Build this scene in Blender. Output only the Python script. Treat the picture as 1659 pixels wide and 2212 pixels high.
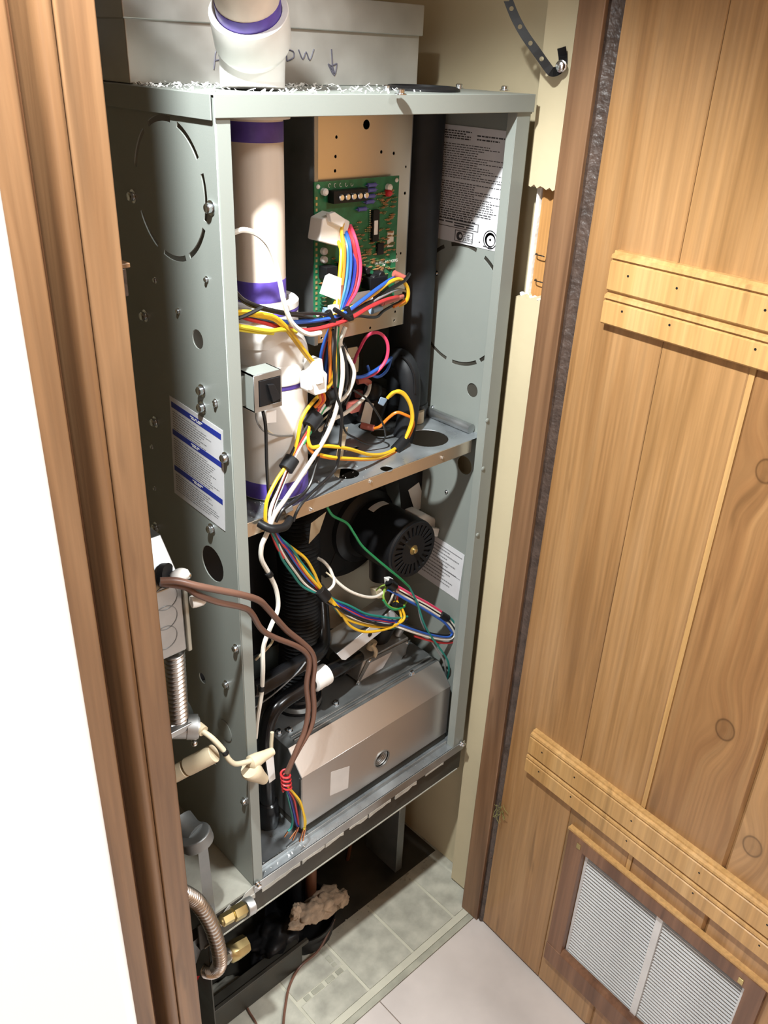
import bpy, bmesh, math, random
from mathutils import Vector as V, Matrix, noise as mnoise
random.seed(7)
for o in list(bpy.data.objects): bpy.data.objects.remove(o)
SC = bpy.context.scene; COL = SC.collection

# ------------------------------------------------------------------ camera
CP = V((-0.376586, -0.579417, 0.872631)); FPX = 1851.885
def _rot(r):
    t = V(r).length
    return Matrix.Rotation(t, 3, V(r)/t)
_B = Matrix(((1,0,0),(0,0,-1),(0,1,0)))
RC = _rot((0.48386187, -0.74561706, -0.15005367)) @ _B          # rows: right, down, forward
cam = bpy.data.cameras.new('camera'); co = bpy.data.objects.new('camera', cam); COL.objects.link(co)
cam.sensor_fit = 'VERTICAL'; cam.sensor_height = 24; cam.lens = FPX/2212*24; cam.clip_start = .01
m3 = Matrix((RC[0], -RC[1], -RC[2])).transposed()
co.matrix_world = Matrix.Translation(CP) @ m3.to_4x4()
SC.camera = co

# ------------------------------------------------------------------ light and exposure
SC.view_settings.view_transform = 'Standard'; SC.view_settings.look = 'None'
SC.view_settings.gamma = 1; SC.view_settings.use_curve_mapping = False
SC.view_settings.exposure = 0.0
w = bpy.data.worlds.new('world'); SC.world = w; w.use_nodes = True
w.node_tree.nodes['Background'].inputs[0].default_value = (1, .93, .84, 1)
w.node_tree.nodes['Background'].inputs[1].default_value = 0.02
def light(name, kind, loc, energy, color=(1,1,1), **k):
    l = bpy.data.lights.new(name, kind); o = bpy.data.objects.new(name, l); COL.objects.link(o)
    o.location = loc; l.energy = energy; l.color = color
    for a, b in k.items(): setattr(l, a, b)
    return o
sp = light('work_light', 'SPOT', (-.240, -.222, 1.228), 76, (.96, 1, .99), shadow_soft_size=.018, spot_size=math.radians(86), spot_blend=.6)
sp.rotation_euler = (V((.15, .0, .2))-sp.location).to_track_quat('-Z', 'Y').to_euler()
light('room_light', 'AREA', (.70, -1.55, 1.868), 74, (.93, .98, 1), shape='RECTANGLE', size=.55, size_y=.4)
wl = light('side_fill_light', 'AREA', (-1.02, -.72, .85), 6, (.93, .97, 1), shape='RECTANGLE', size=1.2, size_y=.34)  # added fill that brightens the door and white appliance; no window there
wl.rotation_euler = (0, -math.pi/2, 0)

# ------------------------------------------------------------------ pixel -> point on a plane (photograph 1659 x 2212)
def P(u, v, x=None, y=None, z=None):
    d = RC.transposed() @ V(((u-829.5)/FPX, (v-1106)/FPX, 1))
    i, val = (0, x) if x is not None else (1, y) if y is not None else (2, z)
    return CP + d*((val-CP[i])/d[i])

# ------------------------------------------------------------------ materials
def new_mat(name):
    m = bpy.data.materials.new(name); m.use_nodes = True
    return m, m.node_tree, m.node_tree.nodes, m.node_tree.links, m.node_tree.nodes['Principled BSDF']
def mat(name, c, rough=.5, metal=0., var=.08, scale=30, bump=0., bscale=200, spec=.5, stretch=(1,1,1), trans=0., emit=0, rvar=0., coat=0.):
    m, nt, N, L, b = new_mat(name)
    b.inputs['Roughness'].default_value = rough; b.inputs['Metallic'].default_value = metal
    b.inputs['Specular IOR Level'].default_value = spec
    b.inputs['Coat Weight'].default_value = coat
    if trans: b.inputs['Transmission Weight'].default_value = trans
    if emit:
        b.inputs['Emission Color'].default_value = (*c, 1); b.inputs['Emission Strength'].default_value = emit
    tc = N.new('ShaderNodeTexCoord'); mp = N.new('ShaderNodeMapping'); L.new(tc.outputs['Object'], mp.inputs[0])
    mp.inputs['Scale'].default_value = stretch
    nz = N.new('ShaderNodeTexNoise'); nz.inputs['Scale'].default_value = scale; nz.inputs['Detail'].default_value = 5
    L.new(mp.outputs[0], nz.inputs[0])
    cr = N.new('ShaderNodeValToRGB'); L.new(nz.outputs[0], cr.inputs[0])
    cr.color_ramp.elements[0].position = .3; cr.color_ramp.elements[1].position = .7
    cr.color_ramp.elements[0].color = (*[max(0, x*(1-var)) for x in c], 1)
    cr.color_ramp.elements[1].color = (*[min(1, x*(1+var)) for x in c], 1)
    L.new(cr.outputs[0], b.inputs['Base Color'])
    if rvar:
        mr = N.new('ShaderNodeMapRange'); L.new(nz.outputs[0], mr.inputs[0])
        mr.inputs[1].default_value = .3; mr.inputs[2].default_value = .7
        mr.inputs[3].default_value = max(.03, rough-rvar); mr.inputs[4].default_value = min(1, rough+rvar)
        L.new(mr.outputs[0], b.inputs['Roughness'])
    if bump:
        n2 = N.new('ShaderNodeTexNoise'); n2.inputs['Scale'].default_value = bscale; L.new(mp.outputs[0], n2.inputs[0])
        bp = N.new('ShaderNodeBump'); bp.inputs['Strength'].default_value = bump; bp.inputs['Distance'].default_value = .002
        L.new(n2.outputs[0], bp.inputs['Height']); L.new(bp.outputs[0], b.inputs['Normal'])
    return m
def wood(name, c1, c2, c3, rough=.35, knots=(), fine=130., wear=0., seedv=0.):
    """grain runs along Z; knots: (y, z, radius) in the object's own coordinates"""
    m, nt, N, L, b = new_mat(name); b.inputs['Roughness'].default_value = rough
    tc = N.new('ShaderNodeTexCoord'); src = tc.outputs['Object']
    if knots:                                                     # the grain bends round each knot
        src2 = src
        for (ky, kz, kr) in knots:
            sb = N.new('ShaderNodeVectorMath'); sb.operation = 'SUBTRACT'; L.new(src, sb.inputs[0]); sb.inputs[1].default_value = (0, ky, kz)
            sc = N.new('ShaderNodeVectorMath'); sc.operation = 'MULTIPLY'; L.new(sb.outputs[0], sc.inputs[0]); sc.inputs[1].default_value = (0, 1, .6)
            ln = N.new('ShaderNodeVectorMath'); ln.operation = 'LENGTH'; L.new(sc.outputs[0], ln.inputs[0])
            mr = N.new('ShaderNodeMapRange'); L.new(ln.outputs['Value'], mr.inputs[0])
            mr.inputs[1].default_value = 0; mr.inputs[2].default_value = kr*4; mr.inputs[3].default_value = .018; mr.inputs[4].default_value = 0
            mr.interpolation_type = 'SMOOTHSTEP'
            cb = N.new('ShaderNodeCombineXYZ'); L.new(mr.outputs[0], cb.inputs[1])
            ad = N.new('ShaderNodeVectorMath'); ad.operation = 'ADD'; L.new(src2, ad.inputs[0]); L.new(cb.outputs[0], ad.inputs[1]); src2 = ad.outputs[0]
        gsrc = src2
    else: gsrc = src
    mp = N.new('ShaderNodeMapping'); L.new(gsrc, mp.inputs[0]); mp.inputs['Scale'].default_value = (22, 22, 1.3); mp.inputs['Location'].default_value = (seedv, seedv*2.3, seedv)
    n1 = N.new('ShaderNodeTexNoise'); n1.inputs['Scale'].default_value = 1.5; n1.inputs['Detail'].default_value = 6; n1.inputs['Distortion'].default_value = 1.1; L.new(mp.outputs[0], n1.inputs[0])
    cr = N.new('ShaderNodeValToRGB'); L.new(n1.outputs[0], cr.inputs[0])
    e = cr.color_ramp.elements; e[0].position = .3; e[0].color = (*c1, 1); e[1].position = .72; e[1].color = (*c3, 1)
    k = e.new(.5); k.color = (*c2, 1)
    mp2 = N.new('ShaderNodeMapping'); L.new(gsrc, mp2.inputs[0]); mp2.inputs['Scale'].default_value = (fine, fine, 3)
    n2 = N.new('ShaderNodeTexNoise'); n2.inputs['Scale'].default_value = 2; n2.inputs['Detail'].default_value = 4; L.new(mp2.outputs[0], n2.inputs[0])
    r2 = N.new('ShaderNodeMapRange'); L.new(n2.outputs[0], r2.inputs[0]); r2.inputs[1].default_value = .35; r2.inputs[2].default_value = .7; r2.inputs[3].default_value = .78; r2.inputs[4].default_value = 1.1
    mx = N.new('ShaderNodeMix'); mx.data_type = 'RGBA'; mx.blend_type = 'MULTIPLY'; mx.inputs[0].default_value = .8
    L.new(cr.outputs[0], mx.inputs['A']); L.new(r2.outputs[0], mx.inputs['B']); col = mx.outputs['Result']
    # sparse dark streaks
    mp3 = N.new('ShaderNodeMapping'); L.new(gsrc, mp3.inputs[0]); mp3.inputs['Scale'].default_value = (38, 38, 3.2); mp3.inputs['Location'].default_value = (3+seedv, 1, 5)
    n3 = N.new('ShaderNodeTexNoise'); n3.inputs['Scale'].default_value = 1; n3.inputs['Detail'].default_value = 3; n3.inputs['Distortion'].default_value = .6; L.new(mp3.outputs[0], n3.inputs[0])
    r3 = N.new('ShaderNodeMapRange'); L.new(n3.outputs[0], r3.inputs[0]); r3.inputs[1].default_value = .64; r3.inputs[2].default_value = .7; r3.inputs[3].default_value = 0; r3.inputs[4].default_value = .55
    m3_ = N.new('ShaderNodeMix'); m3_.data_type = 'RGBA'; L.new(r3.outputs[0], m3_.inputs[0]); L.new(col, m3_.inputs['A']); m3_.inputs['B'].default_value = (*[x*.55 for x in c1], 1); col = m3_.outputs['Result']
    for (ky, kz, kr) in knots:
        sb = N.new('ShaderNodeVectorMath'); sb.operation = 'SUBTRACT'; L.new(src, sb.inputs[0]); sb.inputs[1].default_value = (0, ky, kz)
        sc = N.new('ShaderNodeVectorMath'); sc.operation = 'MULTIPLY'; L.new(sb.outputs[0], sc.inputs[0]); sc.inputs[1].default_value = (0, 1, .8)
        ln = N.new('ShaderNodeVectorMath'); ln.operation = 'LENGTH'; L.new(sc.outputs[0], ln.inputs[0])
        k2 = N.new('ShaderNodeValToRGB'); mr = N.new('ShaderNodeMapRange'); L.new(ln.outputs['Value'], mr.inputs[0]); mr.inputs[2].default_value = kr*1.5; L.new(mr.outputs[0], k2.inputs[0])
        e = k2.color_ramp.elements; e[0].position = 0; e[0].color = (.35,.35,.35,1); e[1].position = .95; e[1].color = (0,0,0,1)
        for pos, v in ((.3,.25),(.55,.3),(.66,.85),(.76,.1)):
            q = e.new(pos); q.color = (v,v,v,1)
        mk = N.new('ShaderNodeMix'); mk.data_type = 'RGBA'; L.new(k2.outputs[0], mk.inputs[0]); L.new(col, mk.inputs['A']); mk.inputs['B'].default_value = (*[x*.35 for x in c1], 1); col = mk.outputs['Result']
    L.new(col, b.inputs['Base Color'])
    bp = N.new('ShaderNodeBump'); bp.inputs['Strength'].default_value = .15; bp.inputs['Distance'].default_value = .001
    L.new(n2.outputs[0], bp.inputs['Height']); L.new(bp.outputs[0], b.inputs['Normal'])
    return m
PAINT = mat('cabinet_paint', (.235,.255,.235), .38, 0, .04, 8, .04, 900)
GALV = mat('galvanized_steel', (.42,.43,.43), .42, .9, .22, 22, .03, 60, rvar=.12)
GALVD = mat('dull_galvanized', (.24,.25,.25), .5, .8, .25, 18, .05, 60, rvar=.12)
PLENUM = mat('plenum_steel', (.50,.49,.46), .45, .75, .18, 14, .04, 40, rvar=.14)
ALU = mat('aluminized_plate', (.73,.65,.53), .3, .9, .03, 12, .02, 300)
BURN = mat('burner_steel', (.66,.63,.60), .33, .9, .03, 12, .02, 300)
CHROME = mat('zinc_screw', (.75,.78,.82), .2, 1, .1, 300)
SHELFM = mat('shelf_steel', (.36,.39,.41), .36, .65, .25, 26, .04, 80, rvar=.15)
PVC = mat('white_pvc', (.80,.78,.75), .3, 0, .03, 20)
PVCP = mat('shade_tinted_pvc_pipe', (.68,.58,.49), .38, 0, .12, 6, 0, 1, stretch=(6,6,.6))  # shade and wood bounce on the white pipe put into a tan base
PURPLE = mat('purple_primer', (.10,.06,.36), .4, 0, .25, 60)
BLACK = mat('black_plastic', (.009,.009,.010), .45, 0, .2, 40, spec=.28)
BLACKG = mat('black_gloss', (.008,.008,.009), .22, 0, .2, 40, spec=.4)
RUBBER = mat('black_rubber', (.012,.013,.015), .55, 0, .35, 25, .1, 120, spec=.25)
ABS = mat('dusty_abs_pipe', (.017,.019,.022), .55, 0, .7, 14, .05, 90, spec=.25)
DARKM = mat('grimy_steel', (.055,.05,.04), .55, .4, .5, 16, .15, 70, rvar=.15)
PCB = mat('circuit_board', (.018,.15,.065), .35, 0, .2, 150)
WHITEP = mat('white_nylon', (.82,.80,.76), .35, 0, .03, 30)
BEIGE = mat('cream_plastic', (.62,.52,.36), .45, 0, .08, 40)
RED = mat('red_plastic', (.55,.02,.03), .35)
REDTERM = mat('red_terminal', (.48,.13,.10), .45)
BLUER = mat('blue_resistor', (.10,.10,.34), .4)
COPPERT = mat('gold_leads', (.55,.40,.18), .35, .5)
PAPER = mat('label_paper', (.62,.62,.64), .5, 0, .04, 60)
PAPERW = mat('white_sticker', (.80,.79,.77), .45, 0, .03, 60)
INK = mat('label_ink', (.05,.05,.055), .6)
INKG = mat('label_ink_grey', (.22,.22,.23), .6)
INKB = mat('label_blue', (.015,.03,.26), .5)
CREAMW = mat('cream_wall_paint', (.55,.47,.31), .6, 0, .05, 9, .12, 120)
GYPS = mat('white_gypsum', (.80,.77,.72), .9, 0, .08, 90, .5, 150)
VINYL = mat('beige_vinyl', (.42,.41,.345), .4, 0, .22, 42, .03, 90)
VINYLD = mat('vinyl_inlay', (.35,.345,.28), .4, 0, .2, 40)
GROUT = mat('vinyl_joint', (.53,.515,.42), .45, 0, .08, 30)
TILE = mat('blush_tile', (.55,.495,.465), .35, 0, .14, 9, .04, 60)
TILEG = mat('tile_joint', (.40,.30,.24), .6)
FRIDGE = mat('white_enamel', (.87,.88,.89), .16, 0, .01, 4)
CEIL = mat('white_ceiling', (.78,.75,.70), .8)
BROWNJ = mat('brown_cable_jacket', (.16,.075,.05), .42, 0, .15, 60)
COPPER = mat('bare_copper', (.70,.32,.16), .3, 1)
BRASS = mat('brass', (.50,.40,.19), .4, 1, .15, 60)
STEEL = mat('flex_steel', (.55,.53,.51), .3, 1, .1, 60)
INSUL = mat('pink_insulation', (.42,.32,.23), .95, 0, .3, 60, .8, 160)
GREYB = mat('grey_gasket', (.42,.41,.37), .8, 0, .25, 50, .4, 120)
DUST = mat('dusty_sheet', (.34,.33,.28), .75, .1, .18, 30, .2, 160)
FLAKE = mat('pvc_shaving', (.9,.9,.88), .5)
LAMP = mat('lamp_glass', (1,.95,.88), .4, emit=.5)
BUMPY = mat('dark_weatherstrip', (.055,.036,.028), .45, 0, .35, 60, .9, 170)
OAK = wood('stained_trim', (.115,.056,.025), (.178,.092,.042), (.235,.13,.064), .38, fine=100)
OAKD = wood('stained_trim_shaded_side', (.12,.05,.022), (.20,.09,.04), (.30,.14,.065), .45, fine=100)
JAMB = wood('brown_jamb', (.12,.060,.030), (.185,.098,.050), (.25,.14,.074), .4, fine=110, seedv=4)
STUD = wood('pine_stud', (.42,.20,.06), (.52,.26,.085), (.60,.33,.12), .6, fine=160)
PINE = []
PANEL = wood('room_panelling', (.30,.16,.07), (.40,.23,.10), (.50,.30,.14), .4)

def colour(name, c, rough=.38): return mat(name, c, rough, 0, .04, 40)
WC = {k: colour(k+'_wire', c) for k, c in dict(yellow=(.72,.44,.02), orange=(.72,.20,.015), red=(.52,.03,.035), pink=(.66,.05,.13), blue=(.025,.10,.44), navy=(.012,.02,.20),
     white=(.76,.73,.66), teal=(.01,.20,.17), green=(.01,.24,.08), black=(.007,.007,.008), brown=(.15,.075,.052), grey=(.22,.23,.24), lime=(.22,.36,.05), cyan=(.02,.16,.30), cream=(.60,.53,.38), lemon=(.62,.50,.03)).items()}

# ------------------------------------------------------------------ mesh builder
class M:
    def __init__(s, xf=None): s.bm = bmesh.new(); s.xf = xf
    def T(s, p): p = V(p); return V(s.xf(p)) if s.xf else p
    def vs(s, pts): return [s.bm.verts.new(s.T(p)) for p in pts]
    def hexa(s, c):
        v = s.vs(c)
        for f in ((0,3,2,1),(4,5,6,7),(0,1,5,4),(1,2,6,5),(2,3,7,6),(3,0,4,7)): s.bm.faces.new([v[i] for i in f])
        return s
    def box(s, x0, x1, y0, y1, z0, z1):
        return s.hexa([(x0,y0,z0),(x1,y0,z0),(x1,y1,z0),(x0,y1,z0),(x0,y0,z1),(x1,y0,z1),(x1,y1,z1),(x0,y1,z1)])
    def rings(s, rings, caps=True, closed=False):
        R = [s.vs(r) for r in rings]; n = len(R[0])
        rng = range(len(R)) if closed else range(len(R)-1)
        for i in rng:
            a, b = R[i], R[(i+1) % len(R)]
            for j in range(n): s.bm.faces.new((a[j], a[(j+1)%n], b[(j+1)%n], b[j]))
        if caps and not closed:
            s.bm.faces.new(R[0][::-1]); s.bm.faces.new(R[-1])
        return s
    def lathe(s, o, ax, prof, n=24, caps=True):
        o = V(o); ax = V(ax).normalized(); a = ax.orthogonal().normalized(); b = ax.cross(a)
        return s.rings([[o+ax*h+(a*math.cos(t)+b*math.sin(t))*r for t in [2*math.pi*k/n for k in range(n)]] for r, h in prof], caps)
    def cyl(s, p, q, r, r2=None, n=16):
        p, q = V(p), V(q); return s.lathe(p, q-p, [(r,0),(r if r2 is None else r2,(q-p).length)], n)
    def tube(s, pts, r, n=8, rf=None):
        pts = [V(p) for p in pts]; m = len(pts); rings = []
        t = (pts[1]-pts[0]).normalized(); a = t.orthogonal().normalized()
        for i, p in enumerate(pts):
            t = (pts[min(i+1,m-1)]-pts[max(i-1,0)]).normalized()
            a = (a-t*a.dot(t)).normalized(); b = t.cross(a); rr = rf(i/(m-1)) if rf else r
            rings.append([p+(a*math.cos(k)+b*math.sin(k))*rr for k in [2*math.pi*j/n for j in range(n)]])
        return s.rings(rings)
    def prism(s, poly, d):
        """polygon (list of 3D points) thickened by vector d"""
        d = V(d); return s.rings([[V(p) for p in poly], [V(p)+d for p in poly]])
    def sphere(s, c, r, sc=(1,1,1), seg=12):
        c = V(c); mt = Matrix.Translation(s.T(c)) @ Matrix.Diagonal((*sc, 1))
        bmesh.ops.create_uvsphere(s.bm, u_segments=seg, v_segments=max(6, seg//2), radius=r, matrix=mt); return s
    def add_mesh(s, me, f):
        n0 = len(s.bm.verts); s.bm.from_mesh(me); s.bm.verts.ensure_lookup_table()
        for v in s.bm.verts[n0:]: v.co = s.T(f(v.co.copy()))
        return s
ROOT = {}
CNT = {}
def nm(name): return name
def link(name, me, parent=None):
    o = bpy.data.objects.new(name, me); COL.objects.link(o)
    if parent: o.parent = parent
    return o
def part(name, mb, material, parent=None, label=None, bevel=0., smooth=True, kind=None, seg=2):
    loc = ROOT.get(parent.name, V((0,0,0))) if parent else V((0,0,0))
    bm = mb.bm
    bmesh.ops.recalc_face_normals(bm, faces=bm.faces[:])
    if loc.length: bmesh.ops.translate(bm, verts=bm.verts[:], vec=-loc)
    me = bpy.data.meshes.new(name); bm.to_mesh(me); bm.free()
    mats = material if isinstance(material, (list, tuple)) else [material]
    for q in mats: me.materials.append(q)
    o = link(name, me, parent); ROOT[o.name] = loc
    if smooth:
        me.polygons.foreach_set('use_smooth', [True]*len(me.polygons)); me.set_sharp_from_angle(angle=math.radians(38))
    if bevel:
        md = o.modifiers.new('bevel', 'BEVEL'); md.width = bevel; md.segments = seg; md.limit_method = 'ANGLE'; md.angle_limit = math.radians(40); md.harden_normals = True
    if label: o['label'] = label
    if kind: o['kind'] = kind
    return o
def thing(name, loc, label, cat, group=None):
    o = bpy.data.objects.new(name, None); COL.objects.link(o); o.location = loc; o.empty_display_size = .02
    ROOT[o.name] = V(loc); o['label'] = label; o['category'] = cat
    if group: o['group'] = group
    return o
def tag(o, label, cat, group=None, kind=None):
    o['label'] = label; o['category'] = cat
    if group: o['group'] = group
    if kind: o['kind'] = kind
    return o
def rebase(o):
    """give a one-mesh thing its origin at its base"""
    me = o.data; c = [v.co for v in me.vertices]
    b = V((sum(p.x for p in c)/len(c), sum(p.y for p in c)/len(c), min(p.z for p in c)))
    for v in me.vertices: v.co -= b
    o.location = b; ROOT[o.name] = b; return o
def struct(o): o['kind'] = 'structure'; return o
def copy_at(src, loc, parent, rot=None):
    c = src.copy(); COL.objects.link(c); c.parent = parent; c.location = V(loc)-ROOT[parent.name]
    if rot: c.rotation_euler = rot
    ROOT[c.name] = ROOT[parent.name]; return c
def spline(pts, k=6):
    pts = [V(p) for p in pts]
    if len(pts) < 3: return pts
    out = []
    for i in range(len(pts)-1):
        p0, p1, p2, p3 = pts[max(i-1,0)], pts[i], pts[i+1], pts[min(i+2,len(pts)-1)]
        for j in range(k):
            t = j/k
            out.append(.5*((2*p1)+(p2-p0)*t+(2*p0-5*p1+4*p2-p3)*t*t+(3*p1-p0-3*p2+p3)*t**3))
    out.append(pts[-1]); return out
def plate_mesh(outer, holes, t):
    cu = bpy.data.curves.new('c', 'CURVE'); cu.dimensions = '2D'; cu.fill_mode = 'BOTH'; cu.extrude = t*50
    for pl in [outer]+holes:
        sp = cu.splines.new('POLY'); sp.points.add(len(pl)-1); sp.use_cyclic_u = True
        for q, (a, b) in zip(sp.points, pl): q.co = (a*100, b*100, 0, 1)
    o = bpy.data.objects.new('c', cu); me = bpy.data.meshes.new_from_object(o); me.transform(Matrix.Scale(.01, 4))
    bpy.data.objects.remove(o); bpy.data.curves.remove(cu); return me
def plate(outer, holes, t, f):
    m = M(); me = plate_mesh(outer, holes, t); m.add_mesh(me, f); bpy.data.meshes.remove(me)
    bmesh.ops.remove_doubles(m.bm, verts=m.bm.verts[:], dist=1e-6); return m
def rect(a0, a1, b0, b1): return [(a0,b0),(a1,b0),(a1,b1),(a0,b1)]
def circ(a, b, r, n=20, r2=None): return [(a+r*math.cos(2*math.pi*k/n), b+(r2 or r)*math.sin(2*math.pi*k/n)) for k in range(n)]
def arcslot(a, b, r, wd, t0, t1, n=8):
    t0, t1 = math.radians(t0), math.radians(t1); ts = [t0+(t1-t0)*k/n for k in range(n+1)]
    return [(a+(r+wd/2)*math.cos(t), b+(r+wd/2)*math.sin(t)) for t in ts]+[(a+(r-wd/2)*math.cos(t), b+(r-wd/2)*math.sin(t)) for t in ts[::-1]]
def text_mesh(m, s, size, f, t=.0002, align='CENTER'):
    cu = bpy.data.curves.new('t', 'FONT'); cu.body = s; cu.size = size; cu.extrude = t; cu.align_x = align; cu.align_y = 'CENTER'; cu.resolution_u = 3
    o = bpy.data.objects.new('t', cu); me = bpy.data.meshes.new_from_object(o); m.add_mesh(me, f)
    bpy.data.objects.remove(o); bpy.data.curves.remove(cu); bpy.data.meshes.remove(me); return m
W, H = .367, .84
ZF = -.316

# =================================================================== SETTING
# floor: sub-floor slab, room tiles and closet vinyl pieces, each a piece of its own
YS = -.052                                                     # seam between closet vinyl and room tiles
fl = struct(part('floor', M().box(-1.7, 1.35, -2.4, .8, ZF-.05, ZF-.0022), TILEG))
def tile(x0, x1, y0, y1, m, top=0.0, name='tile'):
    return part(name, M().box(x0, x1, y0, y1, ZF-.0022, ZF+top), m, fl, bevel=.0004, seg=1)
for i in range(-6, 6):                                          # staggered room tiles running away from the seam
    for j in range(8):
        x0 = .1602+.305*i+(.1 if j % 2 else 0); y1 = YS-.0105-.305*j
        if x0 > 1.3 or x0+.305 < -1.65 or y1 < -2.35: continue
        tile(max(x0, -1.65)+.0004, min(x0+.3042, 1.3), max(y1-.3044, -2.39), y1-.0004, TILE)
for i in range(-3, 4):                                          # closet vinyl: panels between pale printed joints
    x0 = .1592-.0895+.0895*i
    for j in range(5):
        y0 = YS+.0115+.1365*j
        if i == 0 and j == 0:
            tile(x0+.0022, x0+.0873, y0, y0+.045, VINYL, .0004); tile(x0+.0022, x0+.0873, y0+.055, y0+.1345, VINYL, .0004)
            for k, (a, b) in enumerate(((.012, .022), (.026, .046), (.052, .066), (.071, .082))): tile(x0+a, x0+b, y0+.0462, y0+.0538, VINYLD, .0004, 'vinyl_inlay')
            for k, (a, b) in enumerate(((.060, .066), (.068, .080), (.084, .094))): tile(x0+.074, x0+.081, y0+a, y0+b, VINYLD, .0008, 'vinyl_inlay')
        else: tile(x0+.0022, x0+.0873, y0, y0+.1345, VINYL, .0004)
tile(-.4, .41, YS-.0100, YS-.0002, VINYLD, .0002, 'vinyl_border')
tile(-.4, .41, YS+.0002, YS+.0112, GROUT, .0003, 'vinyl_border')
tile(-.4, .41, YS+.0114, .75, GROUT, -.0006, 'vinyl_sheet')
# room shell
struct(part('ceiling', M().box(-1.7, 1.35, -2.4, .8, 1.9, 1.95), CEIL))
struct(part('wall_back', M().box(-.42, .6, .745, .78, ZF, 1.9), CREAMW))
struct(part('wall_left', M().box(-.42, -.385, -.06, .745, ZF, 1.9), CREAMW))
wr = struct(part('wall_right', M().box(.411, .424, .0065, .745, ZF+.001, 1.9), CREAMW, bevel=.001))
# proud drywall strip at the front end of the right closet wall, broken away between two heights
def ragged(z, n=9, amp=.003): return [(.0085-.036*k/n, z+random.uniform(-amp, amp)) for k in range(n+1)]
up = ragged(.756); lo = ragged(.642)
part('drywall_strip', plate([(.0085, 1.9), (-.0275, 1.9)]+up[::-1], [], .011, lambda p: (.3905+p.z, p.x, p.y)), CREAMW, wr)
lowpts = [(.0085, ZF+.006), (-.0275, ZF+.006)]+lo[::-1]
part('drywall_strip', plate(lowpts, [], .011, lambda p: (.3905+p.z, p.x, p.y)), CREAMW, wr)
gb = M()
zs = [.632+.0135*k for k in range(11)]
gb.rings([[(.3990, .0022+random.uniform(-.0010,.0010), z), (.4109, .0010+random.uniform(-.0005,.0005), z), (.4109, .0062, z), (.3990, .0062, z)] for z in zs])
part('gypsum_edge', gb, GYPS, wr, 'white crumbled gypsum edge where the drywall is broken')
gl = M(); 
for k in range(8): gl.sphere((.391+random.uniform(-.004,.004), .006-.004*k, .641+random.uniform(-.002,.002)), .003, (1,1,.6), 8)
part('gypsum_crumbs', gl, GYPS, wr, kind='stuff')
part('stud', M().box(.402, .44, -.036, .0008, ZF+.002, 1.9), STUD, wr, 'bare pine stud behind the broken drywall')
for uv in ((1160, 547), (1158, 603)):
    a = P(*uv, x=.4005); b = a+V((-.004, -.013, -.001))
    part('staple', M().tube(spline([a, a+V((-.006,-.003,0)), b+V((-.003,0,.001)), b]), .0006, 6), BLACK, wr)
part('wall_end', M().box(.424, .6, -.03, .745, ZF, 1.9), CREAMW, wr)

# left trim: flat board, bead, dark reveal, outer wood panel
t1 = struct(part('trim_1', M().box(-.1565, -.1335, -.1, -.03, ZF+.001, 1.895), OAK, bevel=.0015))
br = M(); n = 12
prof = [(-.1630+.0062*math.cos(t), -.096-.0075*math.sin(t)) for t in [math.pi*k/n for k in range(n+1)]]+[(-.1692, -.03), (-.1568, -.03)]
br.rings([[(x, y, ZF+.001) for x, y in prof], [(x, y, 1.895) for x, y in prof]])
part('bead', br, OAK, t1)
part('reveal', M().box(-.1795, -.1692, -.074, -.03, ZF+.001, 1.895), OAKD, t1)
struct(part('wall_front', M().box(-1.045, -.1796, -.0985, -.025, ZF+.001, 1.895), OAK, bevel=.002))
lp = thing('strike_plate', P(292, 612, y=-.085), 'small brown metal catch plate on the edge of the left trim board', 'latch')
a = P(278, 575, y=-.085); b = P(303, 660, y=-.085)
part('plate', M().box(-.1334, -.1262, -.089, -.078, b.z+.008, a.z), BUMPY, lp, bevel=.0008)
part('lip', M().box(-.1334, -.1235, -.0895, -.077, a.z, a.z+.003), OAK, lp, bevel=.0006)

# right jamb
t2 = struct(part('trim_2', M().hexa([(.36,-.0690,ZF+.001),(.3845,-.0690,ZF+.001),(.3845,-.0372,ZF+.001),(.36,-.0372,ZF+.001),(.36,-.0772,1.895),(.3845,-.0772,1.895),(.3845,-.0508,1.895),(.36,-.0508,1.895)]), JAMB, bevel=.0012))
bs = M(); rg = []
for k in range(420):
    z = ZF+.002+k*(2.2/419); jy = -.0012+.0083*(1-(z-ZF)/2.2)-.0034; q = mnoise.noise(V((z*160, .3, 0)))*.0011+mnoise.noise(V((z*60, 1.3, 0)))*.0007
    y_ = -.0692-.0082*(z-ZF)/2.21; rg.append([(.3650+q, y_, z), (.3632+q*1.3+mnoise.noise(V((z*220,5,0)))*.0009, y_-.004+q, z), (.3655-q, y_-.008, z), (.3668, y_-.0165, z), (.386, y_-.0165, z), (.386, y_, z)])
bs.rings(rg); part('weatherstrip', bs, BUMPY, t2, 'dark bumpy weatherstrip along the jamb edge')
# the hinge side of the opening behind the door
struct(part('trim_3', M().box(.4245, .60, -.30, -.0301, ZF+.001, 1.895), JAMB))

# room behind the camera
struct(part('wall_room_right', M().box(1.30, 1.35, -2.4, .8, ZF, 1.9), PANEL))
struct(part('wall_room_left', M().box(-1.10, -1.05, -2.4, .8, ZF, 1.9), PANEL))
struct(part('wall_room_back', M().box(-1.05, 1.3, -2.45, -2.4, ZF, 1.9), PANEL))
struct(part('wall_room_front', M().box(.60, 1.3, -.1, -.05, ZF, 1.9), PANEL))

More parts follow.
